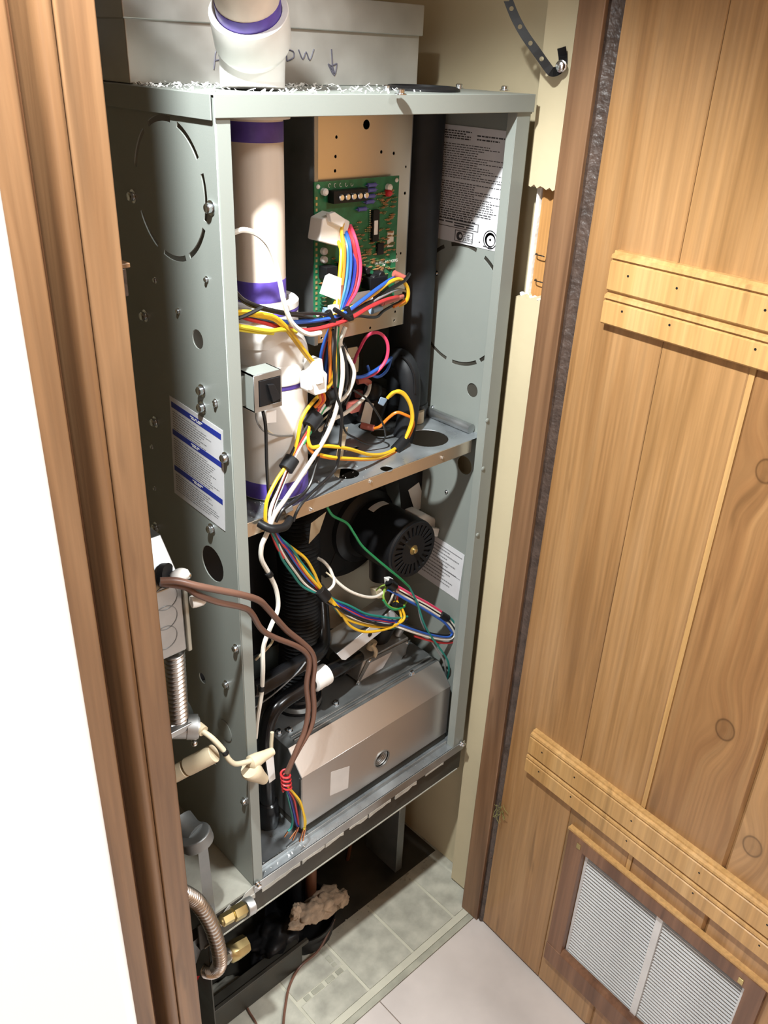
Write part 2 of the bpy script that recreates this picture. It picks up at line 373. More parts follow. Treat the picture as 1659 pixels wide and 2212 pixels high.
# ------------------------------------------------------------------ door
TH = math.radians(4); HX, HY = .3640, -.079
dd = V((-math.sin(TH), -math.cos(TH), 0)); dn = V((-math.cos(TH), math.sin(TH), 0))
def D(p): return V((HX, HY, 0))+dd*p[0]+dn*p[1]+V((0, 0, p[2]))           # (along the door, out of its face, height)
def Dz(p): return (0, p[0], p[2])
KN = ((-.239, .350, .007), (-.318, .558, .009), (-.348, .279, .010), (-.408, .165, .010))
for i in range(6):
    sh = (0, .05, -.07, .04, .0, -.05)[i]
    PINE.append(wood('pine_plank_%s' % 'abcdef'[i], (.26+sh*.4, .132+sh*.3, .050+sh*.1), (.335+sh*.5, .180+sh*.35, .073+sh*.15), (.39+sh*.5, .222+sh*.35, .098+sh*.2), .3, KN if i in (2,3,4) else (), 120, seedv=i*3.1))
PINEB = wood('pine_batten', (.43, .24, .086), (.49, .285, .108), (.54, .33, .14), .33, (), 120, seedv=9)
VENTW = wood('vent_frame_wood', (.10, .045, .025), (.16, .075, .04), (.22, .11, .06), .4)
ROOT['door_1'] = V((0,0,0))
seams = [.006, .113, .2055, .31, .41, .50]
vx0, vx1, vz0, vz1 = .146, .372, -.2155, -.015
door = None
for i in range(5):
    s0, s1 = seams[i]+.00012, seams[i+1]-.00012; bv = .0008 if i in (0,) else .0032
    def slab(z0, z1, a=s0, b=s1):
        m = M(D); g = bv
        if i == 0:
            e0, e1 = -.001+.0107*(z0+.31), -.001+.0107*(z1+.31); m.rings([[(e, -.035, z), (b, -.035, z), (b, -.001, z), (b-.0008, 0, z), (e+.0008, 0, z), (e, -.001, z)] for e, z in ((e0, z0), (e1, z1))]); return m
        l = .0045 if i == 2 else g; r = .0045 if i == 1 else g
        l = .0009 if i == 1 else l
        m.prism([(a, -.035, z0), (b, -.035, z0), (b, -.004, z0), (b-r, 0, z0), (a+l, 0, z0), (a, -.004, z0)], (0, 0, z1-z0)); return m
    zs = [(-.309, 1.62)] if s1 < vx0 or s0 > vx1 else [(-.309, vz0), (vz1, 1.62)]
    for (z0, z1) in zs:
        if door is None: door = struct(part('door_1', slab(z0, z1), PINE[0])); ROOT['door_1'] = V((0,0,0)); continue
        part('plank', slab(z0, z1), PINE[i], door)
    if len(zs) == 2:
        if s0 < vx0: part('plank', slab(vz0, vz1, s0, vx0), PINE[i], door)
        if s1 > vx1: part('plank', slab(vz0, vz1, vx1, s1), PINE[i], door)
for z0, z1 in ((.1145, .6455), (.0095, .0445), (.7165, 1.6)): part('lit_joint_strip', M(D).box(.2028, .2082, -.0035, .0001, z0, z1), PINEB, door, 'pale strip standing in for the lit edge of the plank joint')  # paler wood paints the light on the groove's chamfer
def batten(z0, z1, s0=.045):
    h = z1-z0; zz = lambda f: z0+h*f
    boards = [(0, .455), (.465, 1)]
    for bi, (f0, f1) in enumerate(boards):
        g = .0012; top = zz(f1)
        pr = [(0, zz(f0)), (.009, zz(f0)+.0), (.0105, zz(f0)+.0015), (.0105, top-.010), (.0075, top-.0085), (.0075, top-.0075), (.0105, top-.0065), (.0100, top-.0035), (.0065, top-.0022), (.0062, top), (0, top)]
        m = M(D); m.prism([(s0-(.0 if bi else .001), t, z) for t, z in pr], (.452, 0, 0))
        o = part('batten', m, PINEB, door)
    for sx in (.022, .075, .16, .25, .33):
        for f in (.24, .72):
            c = (s0+sx, .0105, zz(f)); part('nail', M(lambda p, c=c: D((c[0]+p[0], c[1]+p[1], c[2]+p[2]))).lathe((0,-.001,0), (0,1,0), [(.0012, 0), (.0012, .0012)], 8), BLACK, door)
batten(.646, .7155, .048); batten(.045, .1140, .041)
vg = part('vent_grille', M(D).box(.256, .2645, -.012, .0015, vz0+.001, vz1-.001), mat('grille_white', (.60,.60,.60), .4, .2), door, 'white louvred vent grille let into the bottom of the door')
gm = bpy.data.materials['grille_white']
part('grille_rim', M(D).box(vx0+.0008, vx0+.0045, -.012, -.001, vz0+.001, vz1-.001).box(vx1-.0045, vx1-.0008, -.012, -.001, vz0+.001, vz1-.001).box(vx0+.0045, vx1-.0045, -.012, -.001, vz1-.009, vz1-.001).box(vx0+.0045, vx1-.0045, -.012, -.001, vz0+.001, vz0+.004), gm, vg)
part('grille_backing', M(D).box(vx0+.001, vx1-.001, -.022, -.0205, vz0+.001, vz1-.001), DARKM, vg)
for (a, b) in ((vx0+.004, .2565), (.264, vx1-.004)):
    base = None; ns = 33
    for k in range(ns):
        z = vz0+.006+(vz1-vz0-.0165)*k/(ns-1)
        if base is None:
            m = M(D); m.hexa([(a, -.0042, z+.0004), (b, -.0042, z+.0004), (b, -.0014, z-.0002), (a, -.0014, z-.0002), (a, -.0042, z+.0014), (b, -.0042, z+.0014), (b, -.0014, z+.0009), (a, -.0014, z+.0009)])
            base = part('slat', m, gm, vg); zb = z
        else:
            c = base.copy(); COL.objects.link(c); c.parent = vg; c.location = (0, 0, z-zb)
fo = (.122, .392, -.245, .006)
part('vent_frame', M(D).box(fo[0], vx0, 0, .008, fo[2], fo[3]-.012), VENTW, door)
part('vent_frame', M(D).box(vx1, fo[1], 0, .008, fo[2], fo[3]-.012), VENTW, door)
part('vent_frame', M(D).box(fo[0], fo[1], 0, .0085, fo[3]-.019, fo[3]), VENTW, door)
part('vent_frame_cap', M(D).box(fo[0]-.003, fo[1]+.003, 0, .0072, fo[3]+.0002, fo[3]+.0032), PINEB, door, 'pale pine strip on top of the vent frame')
part('vent_frame', M(D).box(fo[0]-.001, fo[1]+.001, 0, .009, fo[2]-.004, vz0), VENTW, door, bevel=.001)
part('vent_frame', M(D).prism([(vx0, 0, vz0), (vx0, .009, vz0), (vx0, .0045, vz0+.006), (vx0, 0, vz0+.006)], (vx1-vx0, 0, 0)), VENTW, door)
for (s, z) in ((.140, -.004), (.366, -.004)):
    part('turn_clip', M(D).box(s-.003, s+.003, .0085, .0098, z-.006, z+.002), BRASS, door, 'small brass clip holding the grille', bevel=.0004)

# ------------------------------------------------------------------ white appliance at the left, ceiling lamp
fr = thing('appliance', (-.45, -.24, ZF), 'glossy white enamelled appliance panel at the far left, in front of the trim', 'appliance')
def AP(p, c=math.cos(math.radians(12)), q=math.sin(math.radians(12))): return V((-.2885-p[0]*c+p[1]*q, -.345+p[0]*q+p[1]*c, p[2]))
part('cabinet', M(AP).box(0, .42, 0, .10, ZF+.02, 1.45), FRIDGE, fr, bevel=.005, seg=4)
for x in (.03, .39):
    for y in (.02, .08): part('foot', M().cyl(AP((x, y, ZF+.0005)), AP((x, y, ZF+.0205)), .012), BLACK, fr)
cl = thing('ceiling_light', (.70, -1.55, 1.9), 'flat white ceiling light fixed to the room ceiling', 'light')
part('housing', M().box(.40, 1.0, -1.77, -1.33, 1.885, 1.8995), FRIDGE, cl, bevel=.004)
part('diffuser', M().box(.42, .98, -1.75, -1.35, 1.876, 1.885), LAMP, cl, bevel=.003)

# =================================================================== FURNACE CABINET
fc = thing('furnace_cabinet', (W/2, .3, 0), 'grey open-fronted furnace cabinet filled with wiring', 'furnace')
# left panel, knock-out slots and holes cut through
def LY(u, v): q = P(u, v, x=0); return (q.y, q.z)
ko = (.0715, .767); kr = .0535; slots = [arcslot(*ko, kr, .0045, a, a+38) for a in (14, 62, 110, 160, 205, 250, 298)]
holes = [circ(*LY(427, 733), .0085), circ(*LY(459, 1218), .019, 24), circ(*LY(437, 1465), .0065), circ(*LY(402, 1535), .019, 24), circ(*LY(462, 1640), .007)]
lpan = plate(rect(.0006, .70, .0006, H-.001), slots+holes, .0012, lambda p: (.0006+p.z, p.x, p.y))
part('side_panel', lpan, PAINT, fc, smooth=False)
part('dimple', M().lathe((-.0002, *LY(486, 1577)), (-1,0,0), [(.0135,0), (.0135,.0006), (.0125,.0009)], 24), PAINT, fc)
def RY(u, v): q = P(u, v, x=W-.0012); return (q.y, q.z)
ko = (.074, .6177); kr = .068
rp = plate(rect(.0006, .70, .0006, H-.001), [arcslot(*ko, kr, .0045, a, a+33) for a in (-10, 32, 74, 118, 160, 202, 240, 281, 318)]+[circ(*RY(1020, 843), .0085), circ(*RY(1003, 1005), .012)], .0012, lambda p: (W-.0006+p.z, p.x, p.y))
part('side_panel', rp, PAINT, fc, smooth=False)
part('back_panel', M().box(.0012, W-.0012, .6988, .70, .001, H-.001), PAINT, fc)
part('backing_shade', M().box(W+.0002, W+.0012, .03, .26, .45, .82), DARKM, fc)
# front flanges with their returns
part('front_flange', M().box(.0012, .0135, 0, .0012, .001, H-.004).box(.0123, .0135, .0012, .010, .001, H-.004), PAINT, fc, bevel=.0004)
part('front_flange', M().box(W-.0215, W-.0012, 0, .0012, .001, H-.004).box(W-.0215, W-.0203, .0012, .012, .001, H-.004), PAINT, fc, bevel=.0004)
for uv in ((1031, 1155), (1052, 908), (1043, 1012)):
    c = P(*uv, y=0); part('rivet', M().sphere((c.x, -.0004, c.z), .0028, (1,.5,1), 10), PAINT, fc)
# top cap
part('top_cap', plate(rect(-.0012, W+.0012, -.0012, .702), [circ(.077, .06, .0312, 28)], .0012, lambda p: (p.x, p.y, H+.0006+p.z)).box(-.0012, W+.0012, -.0024, -.0012, H-.0148, H+.0012), PAINT, fc, bevel=.0008)
part('cap_lip', M().box(-.0026, -.0014, .001, .702, H-.0165, H+.0010), PAINT, fc, bevel=.0005)
part('cap_lip', M().box(W+.0014, W+.0026, .001, .702, H-.0165, H+.0010), PAINT, fc, bevel=.0005)
# vestibule panel, shelf, bottom pan
part('vestibule_panel', M().box(.0014, W-.0014, .235, .2362, .002, H-.002), PAINT, fc)
SZ = .4737
sh = [circ(*P(922, 946, z=SZ).xy, .0255, 28), circ(*P(748, 1022, z=SZ).xy, .014, 20), circ(*P(835, 1012, z=SZ).xy, .007), circ(*P(822, 935, z=SZ).xy, .012), circ(.145, .105, .026, 24), rect(*sorted((P(748, 962, z=SZ).x, P(768, 962, z=SZ).x)), .083, .089)]
shf = part('shelf', plate(rect(.0016, W-.0016, .0186, .2348), sh, .0012, lambda p: (p.x, p.y, SZ-.0006+p.z)), SHELFM, fc, smooth=False)
part('shelf_lip', M().box(.0140, W-.0225, .0176, .0188, SZ-.0155, SZ), ALU, shf, 'bright bent front lip of the shelf', bevel=.0004)
a = P(922, 905, x=W-.006)
part('shelf_rolled_edge', M().cyl((W-.0085, .032, SZ+.0055), (W-.0085, .232, SZ+.0055), .0062, n=14), GALV, shf)
pan = part('bottom_pan', M().box(.0016, W-.0016, .0014, .2346, .001, .0022), SHELFM, fc)
part('pan_lip', M().box(.0, W, -.0016, -.0002, -.0105, .0038), GALV, pan, 'galvanized front lip of the pan', bevel=.0006)
part('pan_step', M().box(.0145, W-.0225, .0125, .0137, .0022, .0075), GALV, pan, bevel=.0003)
for c in ((.004, -.0016, .0035), (W-.006, -.0016, .0035)): part('bolt', M().lathe(c, (0,-1,0), [(.0045,0), (.0045,.002), (.0038,.0026), (.0032,.0026), (.0032,.0052), (.0022,.006)], 12), CHROME, fc)
# gasket remains along the lip
g = M(); x = -.05
while x < .33:
    wd = random.uniform(.02, .06); h = random.uniform(.004, .010)
    pl = [(x, -.0018, -.0106), (x+wd, -.0018, -.0106)]+[(x+wd-wd*k/5, -.0018, -.0106-h*random.uniform(.5, 1)) for k in range(6)]
    g.prism(pl, (0, .0014, 0)); x += wd+random.uniform(.0, .012) if x < .2 else wd+random.uniform(.01, .03)
part('gasket_remains', g, GREYB, fc, 'ragged grey gasket left under the front lip', kind='stuff')
# screws
sm = M(); sm.lathe((0,0,0), (-1,0,0), [(.0058,0), (.0058,.0007), (.0044,.0012), (.0040,.0012), (.0040,.0042), (.0032,.0050), (.0022,.0046)], 12)
bpy_me = bpy.data.meshes.new('screw'); bmesh.ops.recalc_face_normals(sm.bm, faces=sm.bm.faces[:]); sm.bm.to_mesh(bpy_me); bpy_me.materials.append(CHROME)
bpy_me.polygons.foreach_set('use_smooth', [True]*len(bpy_me.polygons)); bpy_me.set_sharp_from_angle(angle=.6)
def screw(pos, parent, rot=(0,0,0), s=1.):
    o = link('screw', bpy_me, parent); o.location = V(pos)-ROOT[parent.name]; o.rotation_euler = rot; o.scale = (s, s, s); return o
for u, v, s in ((288, 424, 1), (456, 449, 1), (314, 682, 1), (437, 843, 1), (438, 880, 1), (336, 911, 1), (488, 989, 1), (458, 1142, 1), (338, 1138, 1), (511, 1400, .85), (490, 1478, .85), (529, 1730, .85), (420, 1595, .8),
                (336, 605, .5), (447, 604, .5), (386, 672, .5), (466, 868, .5), (467, 874, .5), (329, 965, .4), (335, 1055, .4)):
    a, b = LY(u, v); screw((0, a, b), fc, s=s)
for u, v in ((835, 196), (992, 192), (1090, 196), (865, 205)):
    c = P(u, v, z=H+.001); screw((c.x, c.y, H+.0012), fc, (0, math.pi/2, 0), .9)
for u, v in ((965, 1062), (1030, 1140), (944, 590), (935, 880)):
    a, b = RY(u, v); screw((W-.0013, a, b), fc, s=.45)
for u, v in ((672, 1100), (955, 988), (800, 1040)):
    c = P(u, v, y=.0176); screw((c.x, .0176, c.z), fc, (0, 0, math.pi/2), .4)
# black draft gasket plate on top of the cap
c = P(920, 196, z=H+.0012)
part('blank_plate', M().lathe((c.x, c.y+.005, H+.0013), (0,0,1), [(.036,0), (.036,.002), (.032,.004), (.030,.004), (.030,.002)], 32), BLACK, fc, 'black round blanking plate on the cabinet top')
# labels
def quadmap(o, ax, bx): return lambda p: o+ax*p[0]+bx*p[1]
def sheet(parent, name, corners, material, label, th=.0004, nrm=None):
    """corners TL TR BR BL; returns part and a mapper (a right, b down, 0-1)"""
    tl, tr, brr, bl = [V(c) for c in corners]; n = (tr-tl).cross(bl-tl).normalized() if nrm is None else V(nrm)
    m = M().rings([[tl, tr, brr, bl], [c+n*th for c in (tl, tr, brr, bl)]])
    o = part(name, m, material, parent, label, smooth=False)
    def f(a, b, h=0): return tl.lerp(tr, a).lerp(bl.lerp(brr, a), b)+n*(th+h)
    return o, f, n
def lines(parent, f, n, rows, material=INK, name='print_lines', hgt=.35):
    """rows: (b, height, [(a0,a1),...])"""
    m = M()
    for b, hh, segs in rows:
        for a0, a1 in segs: m.prism([f(a0, b), f(a1, b), f(a1, b+hh), f(a0, b+hh)], n*.00012)
    return part(name, m, material, parent, smooth=False, kind='stuff')
def para(b0, b1, step, h, a0=.05, a1=.95, fill=.9, word=.035, rnd=random):
    rows = []; b = b0
    while b < b1:
        a = a0; end = a0+(a1-a0)*rnd.uniform(.55, 1); segs = []
        while a < end:
            wd = rnd.uniform(.4, 1.6)*word; segs.append((a, min(a+wd, end))); a += wd+word*.28
        rows.append((b, h, segs)); b += step
    return rows
X0 = -.00015
q = lambda u, v: V((X0, *LY(u, v)))
lab, f, n = sheet(fc, 'warning_label', [q(367, 854), q(482, 930), q(487, 1147), q(378, 1064)], PAPER, 'white instruction label with three blue header bars', nrm=(-1,0,0))
lines(lab, f, n, [(.045, .055, [(.03, .97)]), (.315, .055, [(.03, .97)]), (.685, .055, [(.03, .97)])], INKB, 'blue_bar')
lines(lab, lambda a, b, h=0: f(a, b, .00015), n, [(.06, .010, [(.40,.47),(.49,.53),(.55,.63)]), (.076, .010, [(.42,.5),(.52,.6)]), (.33, .010, [(.40,.5),(.52,.56)]), (.346, .010, [(.42,.53)]), (.70, .010, [(.4,.48),(.5,.6)]), (.716, .010, [(.43,.56)])], PAPERW, 'bar_print')
lines(lab, f, n, para(.13, .30, .024, .009, .05, .9)+para(.40, .67, .024, .009, .05, .93)+para(.77, .96, .024, .009, .05, .9), INKG)
XW = W-.0014
q = lambda u, v: V((XW, *RY(u, v)))
pl0 = RY(940, 513); pr0 = RY(1075, 527); 
ys = sorted((pl0[0], pr0[0])); zb = min(pl0[1], pr0[1]); 
lab, f, n = sheet(fc, 'rating_plate', [(XW, .128, .806), (XW, .0155, .806), (XW, .0155, zb), (XW, .128, zb)], PAPER, 'tall white rating plate inside the right side panel', nrm=(-1,0,0))
lines(lab, f, n, para(.04, .12, .02, .010, .08, .5)+para(.06, .12, .03, .012, .55, .95)+para(.15, .44, .020, .0065, .05, .97)+para(.47, .70, .020, .0075, .05, .97)+para(.71, .80, .020, .010, .1, .9), INK)
def frame_rows(a0, a1, b0, b1, ta=.008, tb=.006): return [(b0, tb, [(a0, a1)]), (b1-tb, tb, [(a0, a1)]), (b0, b1-b0, [(a0, a0+ta), (a1-ta, a1)])]
lines(lab, f, n, frame_rows(.06, .66, .80, .87)+frame_rows(.36, .60, .885, .985)+[(.82, .012, [(.1,.2),(.22,.32),(.34,.6)]), (.842, .012, [(.34,.48),(.5,.6)])], INK, 'logo_frames')
tm = M(); text_mesh(tm, 'gama', .0075, lambda p: f(.535, .950)+V((0, -p.x, p.y))+n*.0001); part('lettering', tm, INK, lab, smooth=False)
cm = M(); c = f(.425, .935)+n*.0001; cm.add_mesh(plate_mesh(circ(0,0,.0048), [circ(.0012,0,.0022)], .0002), lambda p: c+V((0,-p.x,p.y))+n*p.z)
cc = f(.82, .91)+n*.0001
cm.add_mesh(plate_mesh(circ(0,0,.0098,32), [circ(0,0,.0088,32)], .0002), lambda p: cc+V((0,-p.x,p.y)))
cm.add_mesh(plate_mesh(circ(0,0,.0075,32), [circ(.0008,-.0008,.0056,32)], .0002), lambda p: cc+V((0,-p.x,p.y)))
cm.add_mesh(plate_mesh(circ(0,0,.0014,10), [], .0002), lambda p: cc+V((0,-p.x,p.y)))
part('emblem', cm, INK, lab, smooth=False)
lines(lab, f, n, [(.972, .010, [(.74,.79),(.80,.85)]), (.945, .012, [(.68,.695)])]+para(.895, .935, .016, .006, .47, .58, word=.05), INK)
lab, f, n = sheet(fc, 'wiring_label', [(XW, RY(940, 1157)[0], RY(940,1157)[1]), q(1004, 1199), q(990, 1297), q(903, 1237)], PAPER, 'white text label low on the right side panel beside the motor', nrm=(-1,0,0))
lines(lab, f, n, [(.10, .02, [(.05, .95)])]+para(.16, .9, .075, .028, .05, .95)+[(.55, .012, [(.4,.98)])], INKG)

# control mounting box inside
BY = .085
tl, tr, bl, brr = P(676, 255, y=BY), P(893, 255, y=BY), P(690, 742, y=BY), P(861, 700, y=BY)
bx0, bx1, bz0, bz1 = .158, .2862, .6065, H-.002
hp = []
for u, v, r in ((791, 269, .0045), (726, 296, .0016), (724, 338, .0016), (723, 369, .0016), (823, 328, .0017), (850, 331, .0017), (876, 360, .0013), (874, 417, .0016), (865, 547, .0014), (855, 549, .0012), (853, 673, .0014), (851, 692, .0014), (799, 708, .0015), (694, 730, .0014)):
    c = P(u, v, y=BY); hp.append(circ(c.x, c.z, r, 12))
cb = part('control_panel', plate(rect(bx0, bx1, bz0, bz1), hp, .0012, lambda p: (p.x, BY+p.z, p.y)), ALU, fc, 'bright metal control mounting plate with small holes', smooth=False)
part('panel_side', M().box(bx0-.0012, bx0, BY-.004, .2344, bz0, bz1), GALVD, cb, bevel=.0003)
part('panel_flange', M().box(bx0-.0012, bx0+.0035, BY-.0055, BY-.0042, bz0, bz1), GALV, cb, bevel=.0003)
part('panel_side', M().box(bx1, bx1+.0012, BY-.0006, .2344, bz0, bz1), GALVD, cb)
part('panel_floor', M().box(bx0, bx1, BY+.0008, .2344, bz0, bz0+.0012), GALVD, cb)

# plenum above
pn = thing('plenum', (.17, .3, H), 'galvanized sheet metal plenum box above the furnace, with handwriting', 'plenum')
pz = .8885
part('lower_skirt', M().box(.0045, .3345, .1285, .66, H+.0014, pz), PLENUM, pn, bevel=.001)
part('upper_cap', M().box(.002, .337, .1255, .665, pz-.001, .915), PLENUM, pn, bevel=.0012)
MARK = mat('marker', (.07,.065,.085), .6)
def letter(strokes):
    part('letter', (lambda m: [m.tube(spline([P(u, v, y=.1282) for u, v in q], 3), .0007, 5) for q in strokes] and m)(M()), MARK, pn)
letter([[(462, 150), (468, 106), (481, 146)], [(463, 131), (478, 128)]])
letter([[(617, 105), (620, 132)], [(616, 106), (633, 111), (634, 124), (620, 132)]])
letter([[(645, 107), (654, 128), (661, 112), (669, 130), (678, 106)]])
letter([[(716, 106), (719, 160)], [(709, 138), (716, 142), (727, 137)], [(709, 138), (722, 163), (728, 137)], [(713, 142), (722, 158)], [(718, 142), (723, 158)]])
flue = tag(rebase(part('vent_sleeve', M().lathe((-.04, .25, H+.02), (0,0,1), [(.022,-.02), (.022,.05), (.024,.05), (.024,.055), (.022,.055), (.022,.4)], 20), GALVD)), 'dull metal sleeve standing at the dark left corner behind the furnace', 'pipe')

# =================================================================== PVC VENT PIPE
PX, PY = .077, .06
vp = thing('vent_pipe', (.09, .065, SZ), 'white PVC vent pipe with purple primer bands running down the left side', 'pipe')
UP = (0, 0, 1)
part('pipe', M().lathe((PX, PY, 0), UP, [(.0242, .655), (.0242, .835)], 32), PVCP, vp, 'length of white pipe coloured tan for shade and wood bounce')
part('primer_band', M().lathe((PX, PY, 0), UP, [(.0243, .803), (.02445, .8035), (.02445, .8180), (.0243, .8185)], 32), PURPLE, vp)
part('primer_band', M().lathe((PX, PY, 0), UP, [(.0243, .672), (.02445, .6725), (.02445, .6900), (.0243, .6905)], 32), PURPLE, vp)
part('coupling', M().lathe((PX, PY, 0), UP, [(.0244, .8205), (.0300, .8205), (.0305, .8225), (.0305, .8375), (.0244, .8375)], 32), PVC, vp)
bx, by = .0905, .0655
part('bushing', M().lathe((PX, PY, 0), UP, [(.0244, .668), (.0270, .668), (.0275, .6725), (.0340, .6725), (.0356, .671), (.0356, .6662), (.0350, .6660), (.0350, .642), (.0330, .638), (.0310, .632), (.0244, .632)], 36), PVC, vp)
part('primer_ring', M().lathe((PX, PY, 0), UP, [(.0351, .6622), (.0354, .6626), (.0354, .6654), (.0351, .6658)], 36), PURPLE, vp)
dome = M(); rgs = []
for k in range(15):
    t = k/14; z = .648-.034*t; r = .0312+(.0378-.0312)*min(1, (math.sin(min(1, t*1.35)*math.pi/2))); cx = PX+(bx-PX)*(t**.8); cy = PY+(by-PY)*t
    rgs.append([(cx+r*math.cos(q), cy+r*math.sin(q), z) for q in [2*math.pi*j/36 for j in range(36)]])
dome.rings(rgs); part('reducer', dome, PVC, vp)
part('hub', M().lathe((bx, by, 0), UP, [(.0377, .614), (.0383, .612), (.0383, .5965), (.0376, .5945), (.0362, .5940)], 36), PVC, vp)
part('primer_ring', M().lathe((bx, by, 0), UP, [(.0363, .5895), (.0366, .590), (.0366, .5937), (.0363, .5940)], 36), PURPLE, vp)
part('lower_pipe', M().lathe((bx, by, 0), UP, [(.0361, .476), (.0361, .5942)], 36), PVC, vp)
part('primer_band', M().lathe((bx, by, 0), UP, [(.0362, .4765), (.03645, .477), (.03645, .492), (.0362, .4935)], 36), PURPLE, vp)
# 45 degree fitting on top
rim = P(537, 22, y=.036); ax = V((-.46, -.48, .75)).normalized()
hub0 = rim-ax*.030
el = M(); pts = spline([V((PX, PY, H+.0025)), V((PX, PY, H+.012)), hub0*.55+V((PX, PY, H+.03))*.45, hub0], 5)
part('elbow', M().tube(pts, .0262, 28), PVC, vp)
part('elbow_hub', M().lathe(hub0, ax, [(.0262, -.004), (.0290, .001), (.0302, .004), (.0302, .030), (.0296, .0305), (.0254, .0305), (.0250, .016)], 36), PVC, vp)
part('primer_band', M().lathe(rim, ax, [(.0247, -.012), (.0249, -.012), (.0249, .0085), (.0247, .0095)], 36), PURPLE, vp)
part('upper_pipe', M().lathe(rim, ax, [(.0243, -.014), (.0243, .055)], 32), PVCP, vp)
tp = rim+ax*.0555
part('upper_fitting', M().lathe(tp-ax*.001, ax, [(.0244, -.014), (.0300, -.014), (.0302, -.012), (.0302, .05)], 32), PVC, vp)

# black ABS drain pipe at the right with its boot
bp = thing('drain_pipe', (.305, .115, SZ), 'tall dusty black pipe standing at the right behind the control plate', 'pipe')
ap = P(887, 700, y=.12)
part('pipe', M().lathe((ap.x, .12, 0), UP, [(.0255, SZ+.002), (.0255, H-.004)], 28), ABS, bp)
part('clamp', M().lathe((ap.x, .12, 0), UP, [(.0257, .487), (.0266, .4875), (.0266, .4945), (.0257, .495)], 28), BLACK, bp)
part('copper_stub', M().cyl((ap.x-.004, .098, SZ+.001), (ap.x-.004, .098, SZ+.016), .0095, n=20), BEIGE, bp, 'tan stub at the foot of the black pipe')
rb = thing('rubber_elbow', (.27, .1, SZ), 'black rubber elbow curving in front of the tall black pipe', 'hose')
pts = [P(842, 800, y=.15), P(850, 775, y=.12), P(872, 782, y=.092), P(884, 820, y=.080), P(884, 870, y=.078), P(876, 925, y=.078), P(862, 975, y=.08)]
part('hose', M().tube(spline(pts, 6), .0125, 18), RUBBER, rb)
part('cuff', M().tube([P(866, 965, y=.079), P(861, 985, y=.08)], .0140, 18), RUBBER, rb)
part('bead', M().tube(spline([P(846, 776, y=.113), P(872, 772, y=.083), P(893, 806, y=.070), P(896, 850, y=.0665)], 6), .0016, 8), BLACK, rb)

# pressure switch on the back and the yellow-labelled capacitor block
ps = thing('pressure_switch', (.21, .17, SZ+.02), 'round black pressure switch behind the tangle of white wires', 'switch')
c = P(775, 885, y=.14)
part('body', M().lathe((c.x, .17, c.z), (0,-1,0), [(.031,0), (.034,.002), (.034,.012), (.030,.014), (.030,.022), (.022,.026), (.010,.028), (.008,.036)], 32), BLACK, ps)
part('mount', M().box(c.x-.03, c.x+.03, .1705, .1717, SZ+.0012, c.z+.03), GALVD, ps)
part('terminal', M().box(c.x-.004, c.x+.004, .138, .152, c.z+.016, c.z+.024), REDTERM, ps)
c2 = P(800, 868, y=.105)
rs = thing('relay', tuple(P(800, 905, y=.1)), 'small black relay with a white and yellow label in the wire tangle', 'relay')
part('case', M().cyl(P(812, 862, y=.115), P(795, 915, y=.115), .0145, n=20), BLACK, rs)
lab, f, n = sheet(rs, 'label', [P(790, 868, y=.099), P(808, 872, y=.099), P(799, 916, y=.099), P(779, 911, y=.099)], PAPERW, 'white label with a yellow edge', .0006)
lines(lab, f, n, [(.0, 1, [(.80, 1)])], WC['lemon'], 'yellow_edge'); lines(lab, f, n, para(.1, .6, .08, .04, .2, .75), INK)
part('cap', M().sphere(P(806, 846, y=.112), .0125, (1,.8,1)), BLACK, rs)

# cream terminal block
cr = thing('terminal_block', tuple(P(762, 800, y=.1)), 'cream plastic terminal block hanging below the control plate', 'connector')
part('body', M().hexa([P(752,776,y=.112), P(776,770,y=.112), P(776,770,y=.125), P(752,776,y=.125), P(750,752,y=.112), P(772,748,y=.112), P(772,748,y=.125), P(750,752,y=.125)]), BEIGE, cr, bevel=.001)
part('skirt', M().hexa([P(758,808,y=.112), P(774,803,y=.112), P(774,803,y=.125), P(758,808,y=.125), P(756,776,y=.112), P(776,770,y=.112), P(776,770,y=.125), P(756,776,y=.125)]), BEIGE, cr, bevel=.001)
part('plug', M().box(c.x-.022, c.x-.006, .128, .138, c.z+.004, c.z+.016), REDTERM, cr)
# tan bracket strip hanging through the shelf
tag(rebase(part('bracket_strip', M().hexa([P(714,1040,y=.058), P(732,1034,y=.058), P(732,1034,y=.060), P(714,1040,y=.060), P(738,925,y=.10), P(752,922,y=.10), P(752,922,y=.102), P(738,925,y=.102)]), BEIGE)), 'pale strip slanting down to a hole in the shelf', 'bracket')
tag(rebase(part('bracket_strip', M().hexa([P(667,1175,y=.062), P(690,1150,y=.062), P(690,1150,y=.064), P(667,1175,y=.064), P(672,1130,y=.05), P(705,1105,y=.05), P(705,1105,y=.052), P(672,1130,y=.052)]), BEIGE)), 'pale strip end showing just under the shelf lip', 'bracket')

